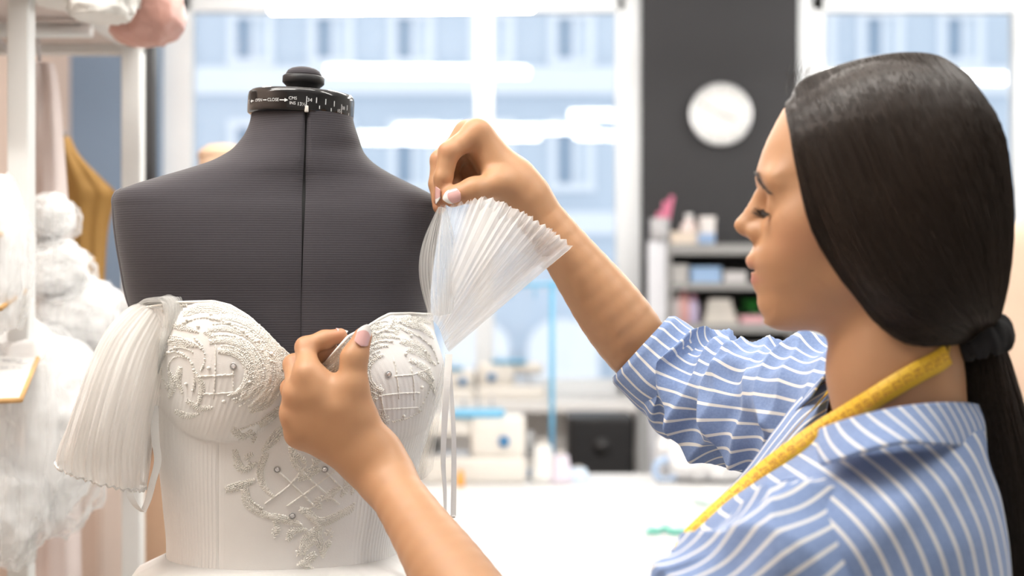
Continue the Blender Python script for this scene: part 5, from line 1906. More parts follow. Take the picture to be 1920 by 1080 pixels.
# ------------------------------------------------------------------ workshop behind: table, machines, shelf, clock
TZ = .80
M_top = mat('white_laminate', (.86, .86, .86), .35, noise=.015, nscale=5)
ct = thing('cutting_table', 'large white cutting table in front of the left window', 'table', (.42, 3.3, 0))
v, f = slab(-.38, .88, 2.25, 4.22, TZ - .035, TZ, .006); obj('table_top', v, f, M_top, ct, smooth=False)
for x in (-.31, .81):
    for y in (2.33, 4.14):
        v, f = slab(x - .03, x + .03, y - .03, y + .03, 0, TZ - .035, .004); obj('leg', v, f, M_wmetal, ct, smooth=False)
def tp_(px, py):            # a point of the table top
    d = (CZ - TZ) * F / (py - 540.0)
    return P(px, py, d)

M_mach = mat('ivory_machine_casing', (.76, .73, .68), .35, noise=.03)
M_blu = mat('sky_blue_plastic', (.16, .46, .70), .4, noise=.05)
M_dblu = mat('deep_blue_plastic', (.05, .20, .42), .45, noise=.05)
M_grey = mat('grey_plastic', (.32, .33, .34), .5, noise=.05)
M_steel = mat('brushed_steel', (.55, .56, .58), .3, metal=.9, noise=.05)


def overlocker(px, py, d, w, h, label, group=None, flip=1):
    """serger: base, upright body, head, blue lid, dial, thread pins and needle plate"""
    c = P(px, py, d)
    t = thing('sewing_machine', label, 'sewing machine', c, group)
    x, y, z = c
    dp = w * .55
    v, f = box((x, y, z + h * .17), (w, dp, h * .34), .012); obj('base', v, f, M_mach, t)
    v, f = box((x + flip * w * .22, y, z + h * .60), (w * .54, dp * .8, h * .56), .016); obj('body', v, f, M_mach, t)
    v, f = box((x - flip * w * .24, y, z + h * .74), (w * .46, dp * .62, h * .30), .016); obj('head', v, f, M_mach, t)
    v, f = box((x + flip * w * .03, y - dp * .12, z + h * .90), (w * .52, dp * .62, h * .10), .010); obj('lid', v, f, M_blu, t)
    v, f = box((x - flip * w * .26, y - dp * .1, z + h * .36), (w * .40, dp * .6, .008), .002); obj('needle_plate', v, f, M_steel, t)
    v, f = tube([(x - flip * w * .26, y - dp * .1, z + h * .62), (x - flip * w * .26, y - dp * .1, z + h * .37)], .004, 8); obj('needle_bar', v, f, M_steel, t)
    v, f = tube([(x + flip * w * .28, y - dp * .40, z + h * .55), (x + flip * w * .28, y - dp * .47, z + h * .55)], .016, 16); obj('dial', v, f, M_dblu, t)
    v, f = tube([(x + flip * w * .50, y, z + h * .5), (x + flip * w * .57, y, z + h * .5)], h * .16, 20); obj('hand_wheel', v, f, M_grey, t)
    for k in (-.12, .02, .16):
        v, f = tube([(x + flip * w * k, y + dp * .15, z + h * .94), (x + flip * w * k, y + dp * .15, z + h * 1.12)], .003, 6); obj('thread_pin', v, f, M_steel, t)
    return t


p1 = tp_(890, 900)
overlocker(892, 900, p1[1], .29, .215, 'ivory overlock sewing machine with blue lid on the cutting table', 'sewing machines')
p2 = tp_(790, 895); overlocker(740, 894, p2[1] + .05, .24, .20, 'ivory sewing machine on the table, partly behind the bodice', 'sewing machines')
dS = 5.42
def sl_(px): return P(px, 540, dS)[0]
zS = ZS
overlocker(958, 540 + (CZ - zS) * F / dS, dS, .26, .16, 'smaller ivory sewing machine on the window sill', 'sewing machines', -1)
overlocker(838, 540 + (CZ - zS) * F / dS, dS, .22, .13, 'low ivory sewing machine at the left end of the window sill', 'sewing machines')

# blue thread stand
tb = tp_(1035, 893)
ts = thing('thread_stand', 'tall blue metal thread stand on the cutting table', 'thread stand', tb)
v, f = box(tb + (0, 0, .008), (.14, .12, .016), .004); obj('foot', v, f, M_dblu, ts)
v, f = tube([tb, tb + (0, 0, .57)], .008, 10); obj('pole', v, f, M_blu, ts)
v, f = tube([tb + (-.13, 0, .555), tb + (.06, 0, .565)], .006, 8); obj('arm', v, f, M_blu, ts)
for k in (-.12, -.05, .05):
    v, f = tube([tb + (k, 0, .56), tb + (k, 0, .52)], .003, 6); obj('thread_hook', v, f, M_blu, ts)
def cone_spool(c, r, h, col, label):
    t = thing('thread_cone', label, 'thread', c, 'thread cones on the table')
    v, f = lathe([(r * .6, 0), (r, .004), (r * .98, h * .1), (r * .62, h * .86), (r * .5, h * .88), (.003, h * .88)], c, 24); obj('thread', v, f, mat('thread_%s' % col[0], col[1], .8, noise=.1, nscale=300, bump=.3), t)
    v, f = lathe([(r * .35, h * .86), (r * .30, h), (.002, h)], c, 16); obj('cardboard_core', v, f, mat('grey_card', (.5, .48, .45), .8), t)
cone_spool(tp_(1018, 903), .038, .12, ('white', (.82, .82, .80)), 'fat white thread cone at the foot of the blue stand')
cone_spool(tp_(1052, 905), .034, .09, ('lilac', (.74, .68, .78)), 'pale lilac thread cone right of the blue stand')
cone_spool(tp_(1084, 903), .036, .045, ('pale_blue', (.62, .74, .88)), 'low pale blue spool beside the lilac cone')
cone_spool(tp_(878, 906) + (-.02, -.06, 0), .012, .05, ('orange', (.85, .38, .06)), 'small orange spool in front of the overlock machine')

# black speaker box under the sill
bx_ = thing('speaker_box', 'black loudspeaker box standing under the window sill', 'speaker', (P(1128, 0, 4.9)[0], 4.9, 0))
zz = wz(782, 4.8)
v, f = slab(P(1066, 0, 4.8)[0], P(1190, 0, 4.8)[0], 4.8, 5.05, 0, zz, .01); obj('cabinet', v, f, M_blackm, bx_, smooth=False)
cw = P(1128, 0, 4.8)[0]
v, f = slab(P(1074, 0, 4.8)[0], P(1182, 0, 4.8)[0], 4.79, 4.80, zz - .5, zz - .012, .004); obj('grille', v, f, mat('black_speaker_cloth', (.014, .014, .016), .8, noise=.2, nscale=400), bx_, smooth=False)
v, f = tube([(cw, 4.79, zz - .10), (cw, 4.782, zz - .10)], .03, 24); obj('driver', v, f, M_black, bx_)
gp_ = thing('steel_post', 'grey steel shelf post right of the black speaker', 'post', (P(1205, 0, 4.8)[0], 4.8, 0))
v, f = slab(P(1194, 0, 4.8)[0], P(1216, 0, 4.8)[0], 4.78, 4.82, .02, 1.02, .003); obj('upright', v, f, M_grey, gp_, smooth=False)
v, f = slab(P(1188, 0, 4.8)[0], P(1222, 0, 4.8)[0], 4.76, 4.84, 0, .02, .003); obj('foot_plate', v, f, M_grey, gp_, smooth=False)

# things on the right of the table
def crumple(c, r, seed, amp=.18, nu=72, nv=48, flat=True, fr=2.2, octv=4):
    u = np.linspace(0, 2 * np.pi, nu, endpoint=False); w = np.linspace(0, np.pi, nv)
    U, Wv = np.meshgrid(u, w)
    d = np.stack((np.cos(U) * np.sin(Wv), np.sin(U) * np.sin(Wv), np.cos(Wv)), -1)
    n = 0; a = 1.0; ff = fr
    for k in range(octv):
        n = n + a * (1 - 2 * np.abs(vnoise(d * ff + k * 7, seed + k))); a *= .5; ff *= 2.1
    V = d * (1 + amp * (n - .6))[..., None] * np.asarray(r)
    if flat: V[..., 2] = np.maximum(V[..., 2], -r[2] * .55)
    return (V + np.asarray(c)).reshape(-1, 3), grid_faces(nu, nv, close_u=True)


M_bag = mat('white_plastic_film', (.84, .84, .85), .35, noise=.02)
bc = tp_(1322, 900)
bg = thing('plastic_bag', 'crumpled white bag at the far right of the cutting table', 'bag', bc)
v, f = crumple(bc + (0, 0, .075), (.125, .10, .115), 21); v[:, 2] = np.maximum(v[:, 2], TZ + .002); obj('bag_body', v, f, M_bag, bg)
v, f = crumple(bc + (.03, 0, .175), (.045, .04, .035), 22, .3, 40, 24, False); obj('bag_knot', v, f, M_bag, bg)
dc = tp_(1248, 905)
td = thing('tape_dispenser', 'small blue and white tape roll leaning beside the white bag', 'tape roll', dc)
a = np.linspace(0, 2 * np.pi, 28)
ring = np.stack((dc[0] + .030 * np.cos(a), np.full(28, dc[1]), dc[2] + .036 + .030 * np.sin(a)), 1)
v, f = tube(ring, .0095, 8, False); obj('roll', v, f, mat('pale_blue_tape', (.42, .56, .78), .4, noise=.1), td)
v, f = box(dc + (.0, .0, .004), (.05, .03, .008), .002); obj('stand', v, f, M_grey, td)
M_teal = mat('teal_ribbon', (.06, .55, .42), .5, noise=.2, nscale=40)
def on_table_strip(pts, w, name, label, m):
    p = np.array([tp_(*q) for q in pts]) + (0, 0, .004)
    p = cr(p, 30); p[:, 2] += .004 * np.sin(np.arange(30) * .9) + .004
    v, f = ribbon(p, np.broadcast_to((0.15, 1, 0), p.shape), w, .003)
    o = obj(name, v, f, m); tag(o, label, 'ribbon'); return o
on_table_strip([(1212, 1004), (1245, 998), (1290, 1006), (1340, 1000)], .045, 'ribbon_scrap', 'teal ribbon scrap lying near the front of the cutting table', M_teal)
on_table_strip([(1300, 942), (1330, 950), (1360, 962)], .05, 'ribbon_scrap', 'pale mint ribbon scrap lying beside the white bag', mat('mint_ribbon', (.62, .82, .76), .5, noise=.1))

# grey shelf unit against the dark wall
SY = 5.25
def sxp(px): return (px - 960) / F * SY
def szp(py): return CZ + (540 - py) / F * SY
M_shelf = mat('grey_shelf_board', (.30, .30, .30), .6, noise=.06)
su = thing('shelf_unit', 'grey open shelf unit with small boxes against the dark wall', 'shelf', ((sxp(1215) + sxp(1485)) / 2, SY, 0))
sh_rows = [(458, 478, 1256, 1484), (530, 544, 1256, 1484), (606, 624, 1246, 1484), (690, 706, 1246, 1484), (800, 816, 1246, 1484)]
for y0, y1, x0, x1 in sh_rows:
    v, f = slab(sxp(x0), sxp(x1), SY - .04, SY + .26, szp(y1), szp(y0), .003); obj('shelf_board', v, f, M_shelf, su, smooth=False)
for px in (1250, 1479):
    v, f = slab(sxp(px), sxp(px + 7), SY - .03, SY + .27, 0, szp(455), .002); obj('side_panel', v, f, M_shelf, su, smooth=False)
v, f = slab(sxp(1250), sxp(1484), SY + .26, SY + .275, 0, szp(458)); obj('back_panel', v, f, mat('dark_back_panel', (.05, .05, .055), .7, noise=.05), su, smooth=False)


def carton(px0, px1, py0, py1, col, name, label, cat, m=None, dy=0.0, dep=.10, group='things on the grey shelf'):
    x0, x1, z0, z1 = sxp(px0), sxp(px1), szp(py1), szp(py0)
    t = thing(name, label, cat, ((x0 + x1) / 2, SY + dy + dep / 2, z0), group)
    mm = mat('carton_%02d%02d%02d' % tuple(int(c * 99) for c in col), col, .6, noise=.05, nscale=20)
    v, f = slab(x0, x1, SY + dy, SY + dy + dep, z0, z0 + (z1 - z0) * .82, .004); obj('body', v, f, mm, t, smooth=False)
    v, f = slab(x0 - .002, x1 + .002, SY + dy - .002, SY + dy + dep + .002, z0 + (z1 - z0) * .80, z1, .003); obj('lid', v, f, mm, t, smooth=False)
    return t


def bottle(px, py0, py1, r, col, label, cap=(.8, .8, .8), dy=.03, group='things on the grey shelf'):
    c = np.array((sxp(px), SY + dy, szp(py1))); h = szp(py0) - szp(py1)
    t = thing('bottle', label, 'bottle', c, group)
    v, f = lathe([(r * .9, 0), (r, .004), (r, h * .62), (r * .55, h * .78), (r * .4, h * .80), (r * .4, h * .84), (.002, h * .84)], c, 18); obj('body', v, f, mat('bottle_%02d%02d%02d' % tuple(int(q * 99) for q in col), col, .35, noise=.04), t)
    v, f = lathe([(r * .46, h * .82), (r * .46, h), (.002, h)], c, 14); obj('cap', v, f, mat('cap_%02d%02d%02d' % tuple(int(q * 99) for q in cap), cap, .4, noise=.04), t)


# top of the shelf
carton(1258, 1312, 434, 458, (.72, .62, .52), 'storage_box', 'low beige box on the top shelf board', 'box')
bottle(1300, 398, 458, .032, (.78, .66, .64), 'pale pink bottle on the top shelf between two boxes', dy=.13)
carton(1318, 1344, 405, 458, (.76, .72, .70), 'storage_box', 'tall white and pink box on the top shelf board', 'box', dy=.04)
carton(1308, 1338, 438, 457, (.28, .42, .66), 'storage_box', 'small blue box in front of the tall white box', 'box', dy=-.035, dep=.06)
mug = np.array((sxp(1242), SY + .02, szp(540)))
pn = thing('pen_holder', 'white holder with pink pens left of the grey shelf unit', 'pen holder', (sxp(1240), SY + .0, 0))
v, f = slab(sxp(1216), sxp(1256) - .012, SY + .0, SY + .04, 0, szp(452), .003); obj('board', v, f, mat('white_paper', (.80, .82, .88), .7, noise=.03), pn, smooth=False)
v, f = lathe([(.032, 0), (.036, .005), (.036, .085), (.032, .085), (.002, .08)], (sxp(1238), SY + .02, szp(452)), 20); obj('cup', v, f, mat('grey_cup', (.45, .45, .47), .4, noise=.03), pn)
for k, (dx, l) in enumerate(((.0, .14), (.012, .16), (-.012, .10))):
    b0 = np.array((sxp(1240) + dx, SY + .02, szp(448))); v, f = tube([b0, b0 + (.018 + dx, .004, l)], .009, 8); obj('pen', v, f, mat('pink_pen', (.62, .17, .28), .4, noise=.05), pn)
# middle boards
carton(1296, 1352, 500, 530, (.33, .50, .76), 'storage_box', 'pale blue box on the second shelf board', 'box')
carton(1358, 1400, 508, 530, (.62, .61, .62), 'storage_box', 'grey white box beside the blue box', 'box')
carton(1260, 1290, 496, 530, (.52, .51, .50), 'storage_box', 'grey box at the left of the second shelf board', 'box')
bottle(1268, 548, 606, .020, (.66, .60, .60), 'slim greyish bottle at the left of the third board')
bottle(1284, 540, 606, .022, (.72, .40, .38), 'reddish bottle on the third shelf board', cap=(.8, .3, .3))
bottle(1302, 552, 606, .022, (.58, .50, .70), 'violet bottle on the third shelf board', cap=(.6, .3, .4))
for k, (y0, y1, c) in enumerate(((598, 606, (.70, .66, .60)), (589, 597, (.78, .74, .70)), (580, 588, (.62, .58, .54)), (570, 579, (.74, .71, .66)), (561, 569, (.60, .57, .55)))):
    x0, x1 = 1320 + k * 2, 1384 - k * 3
    bk_ = thing('book', 'flat book, number %s from the bottom of the pile on the third board' % ('one', 'two', 'three', 'four', 'five')[k], 'book', (sxp((x0 + x1) / 2), SY + .06, szp(y1)), 'books on the shelf')
    cm = mat('book_cover_%d' % k, c, .6, noise=.05)
    v, f = slab(sxp(x0), sxp(x1), SY + .0, SY + .15, szp(y1), szp(y1) + .003); v2, f2 = slab(sxp(x0), sxp(x1), SY + .0, SY + .15, szp(y0) - .003, szp(y0))
    mb = MB(); mb.add(v, f); mb.add(v2, f2); mb.box((sxp(x0) + .0015, SY + .075, (szp(y0) + szp(y1)) / 2), (.003, .15, szp(y0) - szp(y1))); mb.build('cover', cm, bk_)
    v, f = slab(sxp(x0) + .003, sxp(x1) - .003, SY + .003, SY + .147, szp(y1) + .003, szp(y0) - .003); obj('pages', v, f, mat('book_pages', (.78, .75, .70), .8), bk_, smooth=False)
carton(1388, 1432, 592, 606, (.74, .42, .46), 'storage_box', 'flat pink box on the third shelf board', 'box', dy=-.03)
carton(1436, 1470, 584, 606, (.66, .66, .67), 'storage_box', 'flat white box at the right end of the third board', 'box')
# green plant
pc = np.array((sxp(1424), SY + .08, szp(530)))
pl_ = thing('potted_plant', 'small green leafy plant on the third shelf board', 'plant', np.array((sxp(1424), SY + .05, szp(606))))
pc = np.array((sxp(1424), SY + .05, szp(592)))
v, f = lathe([(.022, 0), (.030, .045), (.026, .045), (.002, .04)], (sxp(1424), SY + .09, szp(606)), 18); obj('pot', v, f, mat('dark_pot', (.06, .06, .06), .6), pl_)
r6 = np.random.default_rng(3)
lm = mat('green_leaf', (.05, .32, .06), .5, noise=.3, nscale=60)
for k in range(26):
    a, el, L = r6.uniform(0, 6.28), r6.uniform(.2, 1.3), r6.uniform(.05, .11)
    d = np.array((math.cos(a) * math.cos(el), math.sin(a) * math.cos(el) * .7, math.sin(el)))
    s_ = unit(np.cross(d, (0, 0, 1))); b0 = np.array((sxp(1420), SY + .09, szp(606) + .04))
    t = np.linspace(0, 1, 6); w = np.sin(np.pi * np.clip(t, .03, 1)) * .012
    mid_ = b0 + d * L * t[:, None] - np.array((0, 0, .03)) * t[:, None] ** 2
    v = np.concatenate((mid_ - s_ * w[:, None], mid_ + s_ * w[:, None], mid_ + (0, 0, .0015)))
    fl = [(i, i + 1, 13 + i, 12 + i) for i in range(5)] + [(12 + i, 13 + i, 7 + i, 6 + i) for i in range(5)]
    obj('leaf', v, fl, lm, pl_)
# white round baskets on the lower board
for k, px in enumerate((1300, 1370, 1436)):
    c = np.array((sxp(px), SY + .10, szp(690)))
    t = thing('storage_basket', ('white round basket at the left of the lower shelf board', 'white round basket in the middle of the lower shelf board', 'white round basket at the right of the lower shelf board')[k], 'basket', c, 'baskets on the lower board')
    v, f = lathe([(.045, 0), (.062, .01), (.070, .085), (.066, .085), (.055, .02), (.002, .015)], c, 28); obj('bowl', v, f, M_white, t)
    a = np.linspace(0, 2 * np.pi, 30); v, f = tube(np.stack((c[0] + .069 * np.cos(a), c[1] + .069 * np.sin(a), np.full(30, c[2] + .086)), 1), .004, 6, False); obj('rim', v, f, M_white, t)

# wall clock
cc = np.array((wx(1351, WY - .02), WY - .02, wz(215, WY - .02)))
ck = thing('wall_clock', 'round white wall clock with a thin steel rim on the dark wall', 'clock', cc - (0, 0, .12))
R_ = 58 / F * 5.58
def ydisc(c, r, y0, y1, k=48):
    a = np.arange(k) / k * 2 * np.pi
    v = np.concatenate([np.stack((c[0] + r * np.cos(a), np.full(k, y), c[2] + r * np.sin(a)), 1) for y in (y0, y1)])
    return v, [(i, (i + 1) % k, k + (i + 1) % k, k + i) for i in range(k)] + [tuple(range(k)), tuple(range(k, 2 * k))[::-1]]
v, f = ydisc(cc, R_ * .97, WY - .028, WY - .001); obj('case', v, f, M_grey, ck, smooth=False)
v, f = ydisc(cc, R_ * .95, WY - .031, WY - .028); obj('face', v, f, mat('clock_face', (.50, .50, .49), .2, noise=.02), ck, smooth=False)
a = np.linspace(0, 2 * np.pi, 49)
v, f = tube(np.stack((cc[0] + R_ * .97 * np.cos(a), np.full(49, WY - .03), cc[2] + R_ * .97 * np.sin(a)), 1), .006, 8, False); obj('rim', v, f, M_steel, ck)
for k in range(12):
    t = k / 12 * 2 * math.pi; d = np.array((math.sin(t), 0, math.cos(t)))
    v, f = tube([cc + d * R_ * .80 + (0, -.0125, 0), cc + d * R_ * .90 + (0, -.0125, 0)], .0022, 6); obj('hour_mark', v, f, M_black, ck)
for ang, L, r in ((1.9, .5, .0028), (5.2, .72, .002)):
    d = np.array((math.sin(ang), 0, math.cos(ang))); v, f = tube([cc + (0, -.014, 0), cc + d * R_ * L + (0, -.014, 0)], r, 6); obj('hand', v, f, M_black, ck)

# ------------------------------------------------------------------ other dress forms in the room
def plain_form(c, col, label, ang, height=1.66, w=1.0):
    t = thing('dress_form', label, 'dress form', (c[0], c[1], 0), 'linen dress forms behind')
    m = mat('linen_%02d%02d%02d' % tuple(int(q * 99) for q in col), col, .85, noise=.05, nscale=90, bump=.15, bscale=700)
    z0 = height
    rows = [(z0, .050, .050), (z0 - .05, .052, .052), (z0 - .085, .075, .062), (z0 - .12, .135, .075), (z0 - .15, .172, .085), (z0 - .20, .178, .095), (z0 - .30, .168, .115), (z0 - .40, .158, .105), (z0 - .52, .122, .092), (z0 - .62, .148, .110), (z0 - .75, .178, .125), (z0 - .85, .180, .128), (z0 - .93, .165, .118)]
    R = np.array(rows); zz = np.linspace(R[-1, 0], R[0, 0], 60)
    ww = crt(R[::-1, 0], R[::-1, 1], zz) * w; dd = crt(R[::-1, 0], R[::-1, 2], zz)
    a = np.linspace(0, 2 * np.pi, 48, endpoint=False); ca, sa = math.cos(ang), math.sin(ang)
    X = ww[:, None] * np.cos(a); Y = dd[:, None] * np.sin(a)
    V = np.stack((c[0] + X * ca - Y * sa, c[1] + X * sa + Y * ca, np.broadcast_to(zz[:, None], X.shape)), -1).reshape(-1, 3)
    fl = [tuple(q) for q in grid_faces(48, 60, close_u=True)] + [tuple(range(48))[::-1], tuple(range(59 * 48, 60 * 48))]
    obj('torso', V, fl, m, t)
    v, f = lathe([(.051, z0), (.052, z0 + .006), (.046, z0 + .016), (.03, z0 + .026), (.002, z0 + .03)], (c[0], c[1], 0), 30); obj('neck_cap', v, f, m, t)
    v, f = tube([(c[0], c[1], .02), (c[0], c[1], z0 - .9)], .015, 12); obj('pole', v, f, M_steel, t)
    for k in range(3):
        b_ = k * 2.094 + .4; v, f = tube([(c[0], c[1], .14), (c[0] + .2 * math.cos(b_), c[1] + .2 * math.sin(b_), .012)], .011, 8); obj('foot', v, f, M_steel, t)
    return t
plain_form((P(418, 0, 2.95)[0], 2.95), (.66, .47, .33), 'tan linen dress form half hidden behind the grey one', .1, 1.62)
plain_form((P(2035, 0, 2.7)[0], 2.7), (.74, .55, .42), 'peach dress form standing behind the woman at the right edge', .2, 1.60)

# ------------------------------------------------------------------ white rack with shelf on the left
rk = thing('garment_rack', 'white metal rack with a top shelf and hanging lace on the left', 'rack', (-1.0, 2.25, 0))
SZ = 1.772
posts = [(P(40, 0, 2.0)[0], 2.0, .031), (P(250, 0, 2.5)[0], 2.5, .034), (-1.42, 2.0, .031), (-1.42, 2.5, .034)]
for x, y, w in posts:
    v, f = slab(x - w / 2, x + w / 2, y - w / 2, y + w / 2, 0, SZ, .003); obj('post', v, f, M_wmetal, rk, smooth=False)
xr0 = posts[1][0]
v, f = slab(-1.42, xr0 + .017, 2.485, 2.515, SZ - .012, SZ + .022, .003); obj('top_rail', v, f, M_wmetal, rk, smooth=False)
v, f = slab(xr0 - .02, xr0 + .017, 1.72, 2.50, SZ - .0, SZ + .03, .003); obj('side_rail', v, f, M_wmetal, rk, smooth=False)
v, f = slab(-1.42, xr0 - .02, 1.72, 2.485, SZ + .004, SZ + .022, .002); obj('shelf_board', v, f, mat('pale_shelf_board', (.62, .55, .52), .6, noise=.04), rk, smooth=False)
v, f = tube([(-1.42, 2.25, SZ - .014), (xr0, 2.25, SZ - .014)], .012, 12); obj('hanging_bar', v, f, M_wmetal, rk)
v, f = slab(-1.42, xr0, 1.98, 2.52, .10, .13, .003); obj('bottom_shelf', v, f, M_wmetal, rk, smooth=False)
# things on the top shelf
wb_ = P(215, 40, 2.02)
t = thing('fabric_bundle', 'white bundled cloth on top of the rack shelf', 'fabric', wb_ + (0, 0, -.06), 'bundles on the rack shelf')
v, f = crumple(P(190, 4, 2.04) , (.046, .055, .044), 31, .10); obj('cloth', v, f, mat('white_cotton', (.80, .79, .76), .8, noise=.03), t)
v, f = crumple(P(150, -40, 2.05), (.09, .09, .06), 33, .2); obj('cloth_fold', v, f, MATS['white_cotton'], t)
pb = P(276, 30, 1.90)
t = thing('fabric_roll', 'dusty pink satin bundle hanging over the right end of the rack shelf', 'fabric', pb, 'bundles on the rack shelf')
v, f = crumple(P(286, 22, 2.18), (.050, .07, .050), 36, .10, 64, 40, False, 1.2); obj('satin', v, f, mat('dusty_pink_satin', (.55, .30, .25), .4, noise=.08), t)
v, f = crumple(P(262, 58, 2.2), (.042, .06, .022), 37, .12, 48, 30, False, 1.2); obj('satin_fold', v, f, MATS['dusty_pink_satin'], t)

# sample boards with wooden edges clipped to the rack
M_board = mat('white_sample_board', (.80, .80, .79), .4, noise=.02)
M_wood = mat('honey_wood_edge', (.62, .36, .14), .6, noise=.2, nscale=60)
def board(c4, label, writing=False):
    c4 = np.array([P(*q) for q in c4]); n = unit(np.cross(c4[1] - c4[0], c4[3] - c4[0])); n = n * np.sign(n[2])
    t = thing('sample_board', label, 'board', c4.mean(0), 'sample boards on the rack')
    v = np.concatenate((c4, c4 - n * .006)); f = [(0, 1, 2, 3), (7, 6, 5, 4)] + [(i, i + 4, (i + 1) % 4 + 4, (i + 1) % 4) for i in range(4)]
    obj('panel', v, f, M_board, t, smooth=False)
    for a, b_ in ((0, 1), (1, 2)):
        v, f = tube([c4[a] - n * .003, c4[b_] - n * .003], .0036, 8); obj('wooden_edge', v, f, M_wood, t)
    if writing:
        r7 = np.random.default_rng(9); mbw = MB()
        for row in range(4):
            for k in range(7):
                u, w = .30 + .085 * k + r7.uniform(-.01, .01), .25 + .15 * row
                o0 = c4[3] * (1 - u) * (1 - w) + c4[0] * u * (1 - w) + c4[2] * (1 - u) * w + c4[1] * u * w + n * .0006
                q = [o0 + (r7.uniform(-.003, .003), r7.uniform(-.003, .003), 0) for _ in range(4)]
                v, f = tube(cr(q, 8), .0004, 4); mbw.add(v, f)
        mbw.build('handwriting', mat('pencil_grey', (.30, .32, .38), .7), t, kind='stuff')
board([(75, 656, 1.98), (38, 746, 1.80), (-90, 750, 1.80), (-60, 652, 1.98)], 'lowest white sample board with handwriting and a wooden edge', True)
board([(46, 541, 1.96), (0, 574, 1.84), (-90, 574, 1.84), (-60, 541, 1.96)], 'middle white sample board with a wooden edge')
board([(24, 418, 1.96), (-4, 438, 1.84), (-90, 438, 1.84), (-60, 418, 1.96)], 'highest white sample board with a wooden edge')
for c4, lb in (([(132, 425, 2.40), (128, 434, 2.30), (50, 428, 2.30), (60, 418, 2.40)], 'upper narrow board behind the near rack post'), ([(176, 482, 2.40), (130, 490, 2.30), (60, 478, 2.30), (80, 468, 2.40)], 'lower narrow board behind the near rack post')):
    board(c4, lb)

# lace and tulle bundles stuffed on the rack
M_lace = tulle('white_lace', .80, (.88, .88, .88), stripe=30)
M_lace2 = mat('white_tulle_heap', (.93, .93, .93), .9, noise=.02, nscale=30)
def heap(px, py, d, rx, ry, rz, seed, label, m=None, amp=.12, fr=1.3):
    c = P(px, py, d)
    t = thing('lace_bundle', label, 'lace', c - (0, 0, rz), 'white lace bundles on the rack')
    v, f = crumple(c, (rx, ry, rz), seed, amp, 110, 80, False, fr, 3); obj('lace', v, f, m or M_lace2, t)
    v, f = crumple(c + (.01, -.01, -.01), (rx * 1.06, ry * 1.06, rz * 1.05), seed + 50, amp * 1.3, 90, 60, False, fr * 1.4, 3)
    uvh = np.stack((np.arctan2(v[:, 0] - c[0], v[:, 1] - c[1]) * .6, v[:, 2] * 3), 1)
    obj('tulle_layer', v, f, MATS.setdefault('heap_tulle', tulle('heap_tulle', .35, (.93, .93, .93), stripe=6)), t, uv=uvh)
heap(-5, 470, 1.90, .035, .05, .10, 61, 'narrow lace bundle left of the near rack post')
heap(92, 405, 2.20, .035, .06, .035, 62, 'small round lace bundle right of the near rack post')
heap(98, 500, 2.20, .050, .07, .045, 63, 'lace bundle below the upper narrow board')
heap(140, 590, 2.25, .075, .09, .060, 64, 'wide lace bundle beside the shoulder of the grey form')
heap(30, 720, 2.10, .10, .10, .09, 65, 'lace bundle behind the lowest sample board')
heap(70, 800, 2.02, .095, .10, .13, 66, 'large hanging tulle bundle at the lower left')
heap(5, 935, 1.95, .055, .07, .08, 67, 'lowest tulle tuft by the near rack post')
heap(170, 690, 2.35, .07, .08, .09, 68, 'tulle bundle behind the fallen sleeve')

# garments on the hanging bar
def drape(cols, name, label, cat, m, seed=0, th=.012, folds=5, group=None, base=None):
    """cloth panel: columns of (px left, px right, py, d)"""
    C = np.asarray(cols, float); nv, nu = 70, 60
    q = crt(np.linspace(0, 1, len(C)), C, np.linspace(0, 1, nv)); s = np.linspace(0, 1, nu)
    V = np.zeros((nv, nu, 3))
    for j in range(nv):
        a, b_, y, d = q[j]
        for i in range(nu): V[j, i] = P(a + (b_ - a) * s[i], y, d)
    n = vnoise(np.stack(np.broadcast_arrays(s[None, :] * folds, np.linspace(0, 1, nv)[:, None] * 1.3, np.full((nv, nu), .5)), -1), seed)
    V[..., 1] += n * th * 2.2
    t = thing(name, label, cat, V.reshape(-1, 3).mean(0) * (1, 1, 0) + (0, 0, V[..., 2].min()), group)
    o = obj('cloth', V.reshape(-1, 3), grid_faces(nu, nv), m, t); so = o.modifiers.new('thickness', 'SOLIDIFY'); so.thickness = .004
    v, f = tube([P(C[0][0] * .5 + C[0][1] * .5, C[0][2] - 2, C[0][3]), (P(C[0][0] * .5 + C[0][1] * .5, C[0][2] - 2, C[0][3])[0], 2.25, SZ - .014)], .0025, 6); obj('hanger_hook', v, f, M_steel, t)
    return t
M_pp = mat('pale_pink_chiffon', (.76, .66, .63), .8, noise=.04)
drape([(52, 96, 118, 2.26), (46, 106, 170, 2.26), (40, 118, 320, 2.27), (36, 130, 520, 2.28), (34, 140, 720, 2.28), (30, 150, 1150, 2.28)], 'hanging_dress', 'pale pink chiffon dress hanging behind the near rack post', 'dress', M_pp, 3)
M_must = mat('mustard_suede', (.40, .22, .055), .75, noise=.15, nscale=25)
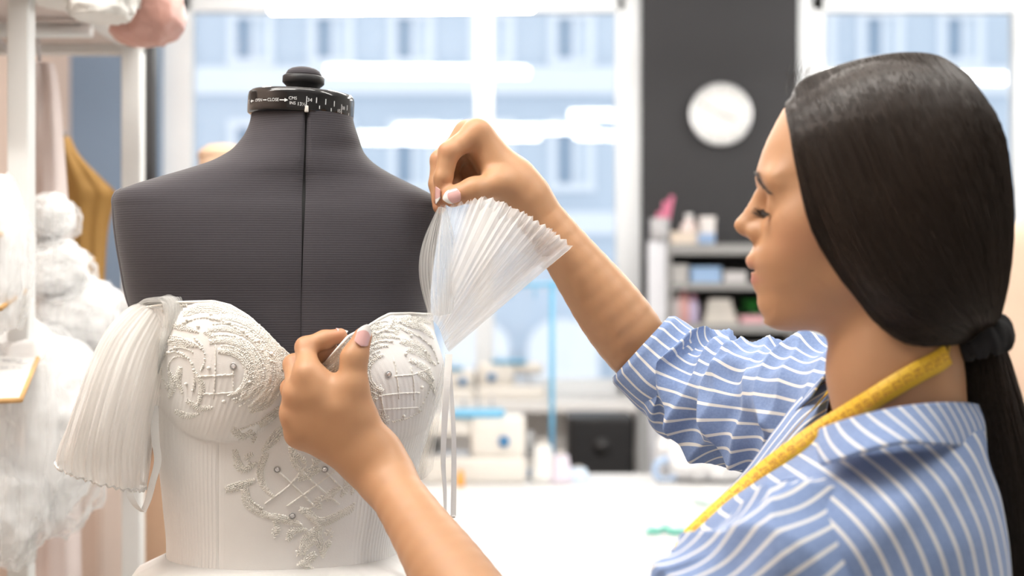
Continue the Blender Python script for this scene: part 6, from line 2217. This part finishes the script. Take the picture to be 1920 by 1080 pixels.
drape([(121, 128, 258, 2.62), (121, 146, 290, 2.62), (121, 190, 335, 2.63), (122, 214, 362, 2.63), (124, 206, 390, 2.63), (128, 196, 440, 2.63), (136, 190, 540, 2.63), (140, 190, 640, 2.63)], 'hanging_jacket', 'mustard brown jacket hanging between the rack posts', 'jacket', M_must, 5, .02, 3)
drape([(176, 214, 150, 2.9), (172, 222, 420, 2.9), (168, 226, 800, 2.9), (168, 240, 1100, 2.9)], 'hanging_dress', 'white lining dress hanging behind the fallen sleeve', 'dress', mat('white_lining', (.80, .80, .82), .7, noise=.03), 8) if False else None
drape([(186, 226, 868, 2.6), (184, 238, 960, 2.6), (182, 244, 1180, 2.6)], 'hanging_dress', 'white satin skirt hanging low beside the tan dress form', 'dress', mat('white_satin', (.82, .82, .84), .4, noise=.02), 9, .02, 4) if False else None
# black full-height mirror edge by the window
mr_ = thing('black_stand', 'slim black stand beside the left window behind the rack', 'stand', (P(279, 0, 3.0)[0], 3.0, 0))
x0, x1 = P(266, 0, 3.0)[0], P(292, 0, 3.0)[0]
v, f = slab(x0, x1, 2.98, 3.02, .02, 1.90, .004); obj('frame', v, f, M_blackm, mr_, smooth=False)
v, f = slab(x0 + .006, x1 - .006, 3.02, 3.024, .08, 1.84, .001); obj('back_strip', v, f, M_steel, mr_, smooth=False)
v, f = slab(x0 - .02, x1 + .02, 2.92, 3.08, 0, .02, .003); obj('foot', v, f, M_blackm, mr_, smooth=False)
# pale cabinet at the lower left
cb_ = thing('cabinet', 'pale peach cabinet standing on the floor behind the rack', 'cabinet', (-1.25, 3.6, 0))
v, f = slab(-1.72, -.98, 3.4, 3.9, .08, .98, .006); obj('body', v, f, mat('peach_lacquer', (.78, .62, .53), .4, noise=.03), cb_, smooth=False)
for k in range(2):
    x = -1.71 + k * .365
    v, f = slab(x, x + .36, 3.385, 3.40, .10, .96, .004); d_ = obj('door', v, f, MATS['peach_lacquer'], cb_, smooth=False)
    v, f = tube([(x + (.32 if k == 0 else .04), 3.375, .62), (x + (.32 if k == 0 else .04), 3.375, .74)], .006, 8); obj('handle', v, f, M_steel, d_)
v, f = slab(-1.70, -1.0, 3.44, 3.88, 0, .08); obj('plinth', v, f, M_grey, cb_, smooth=False)
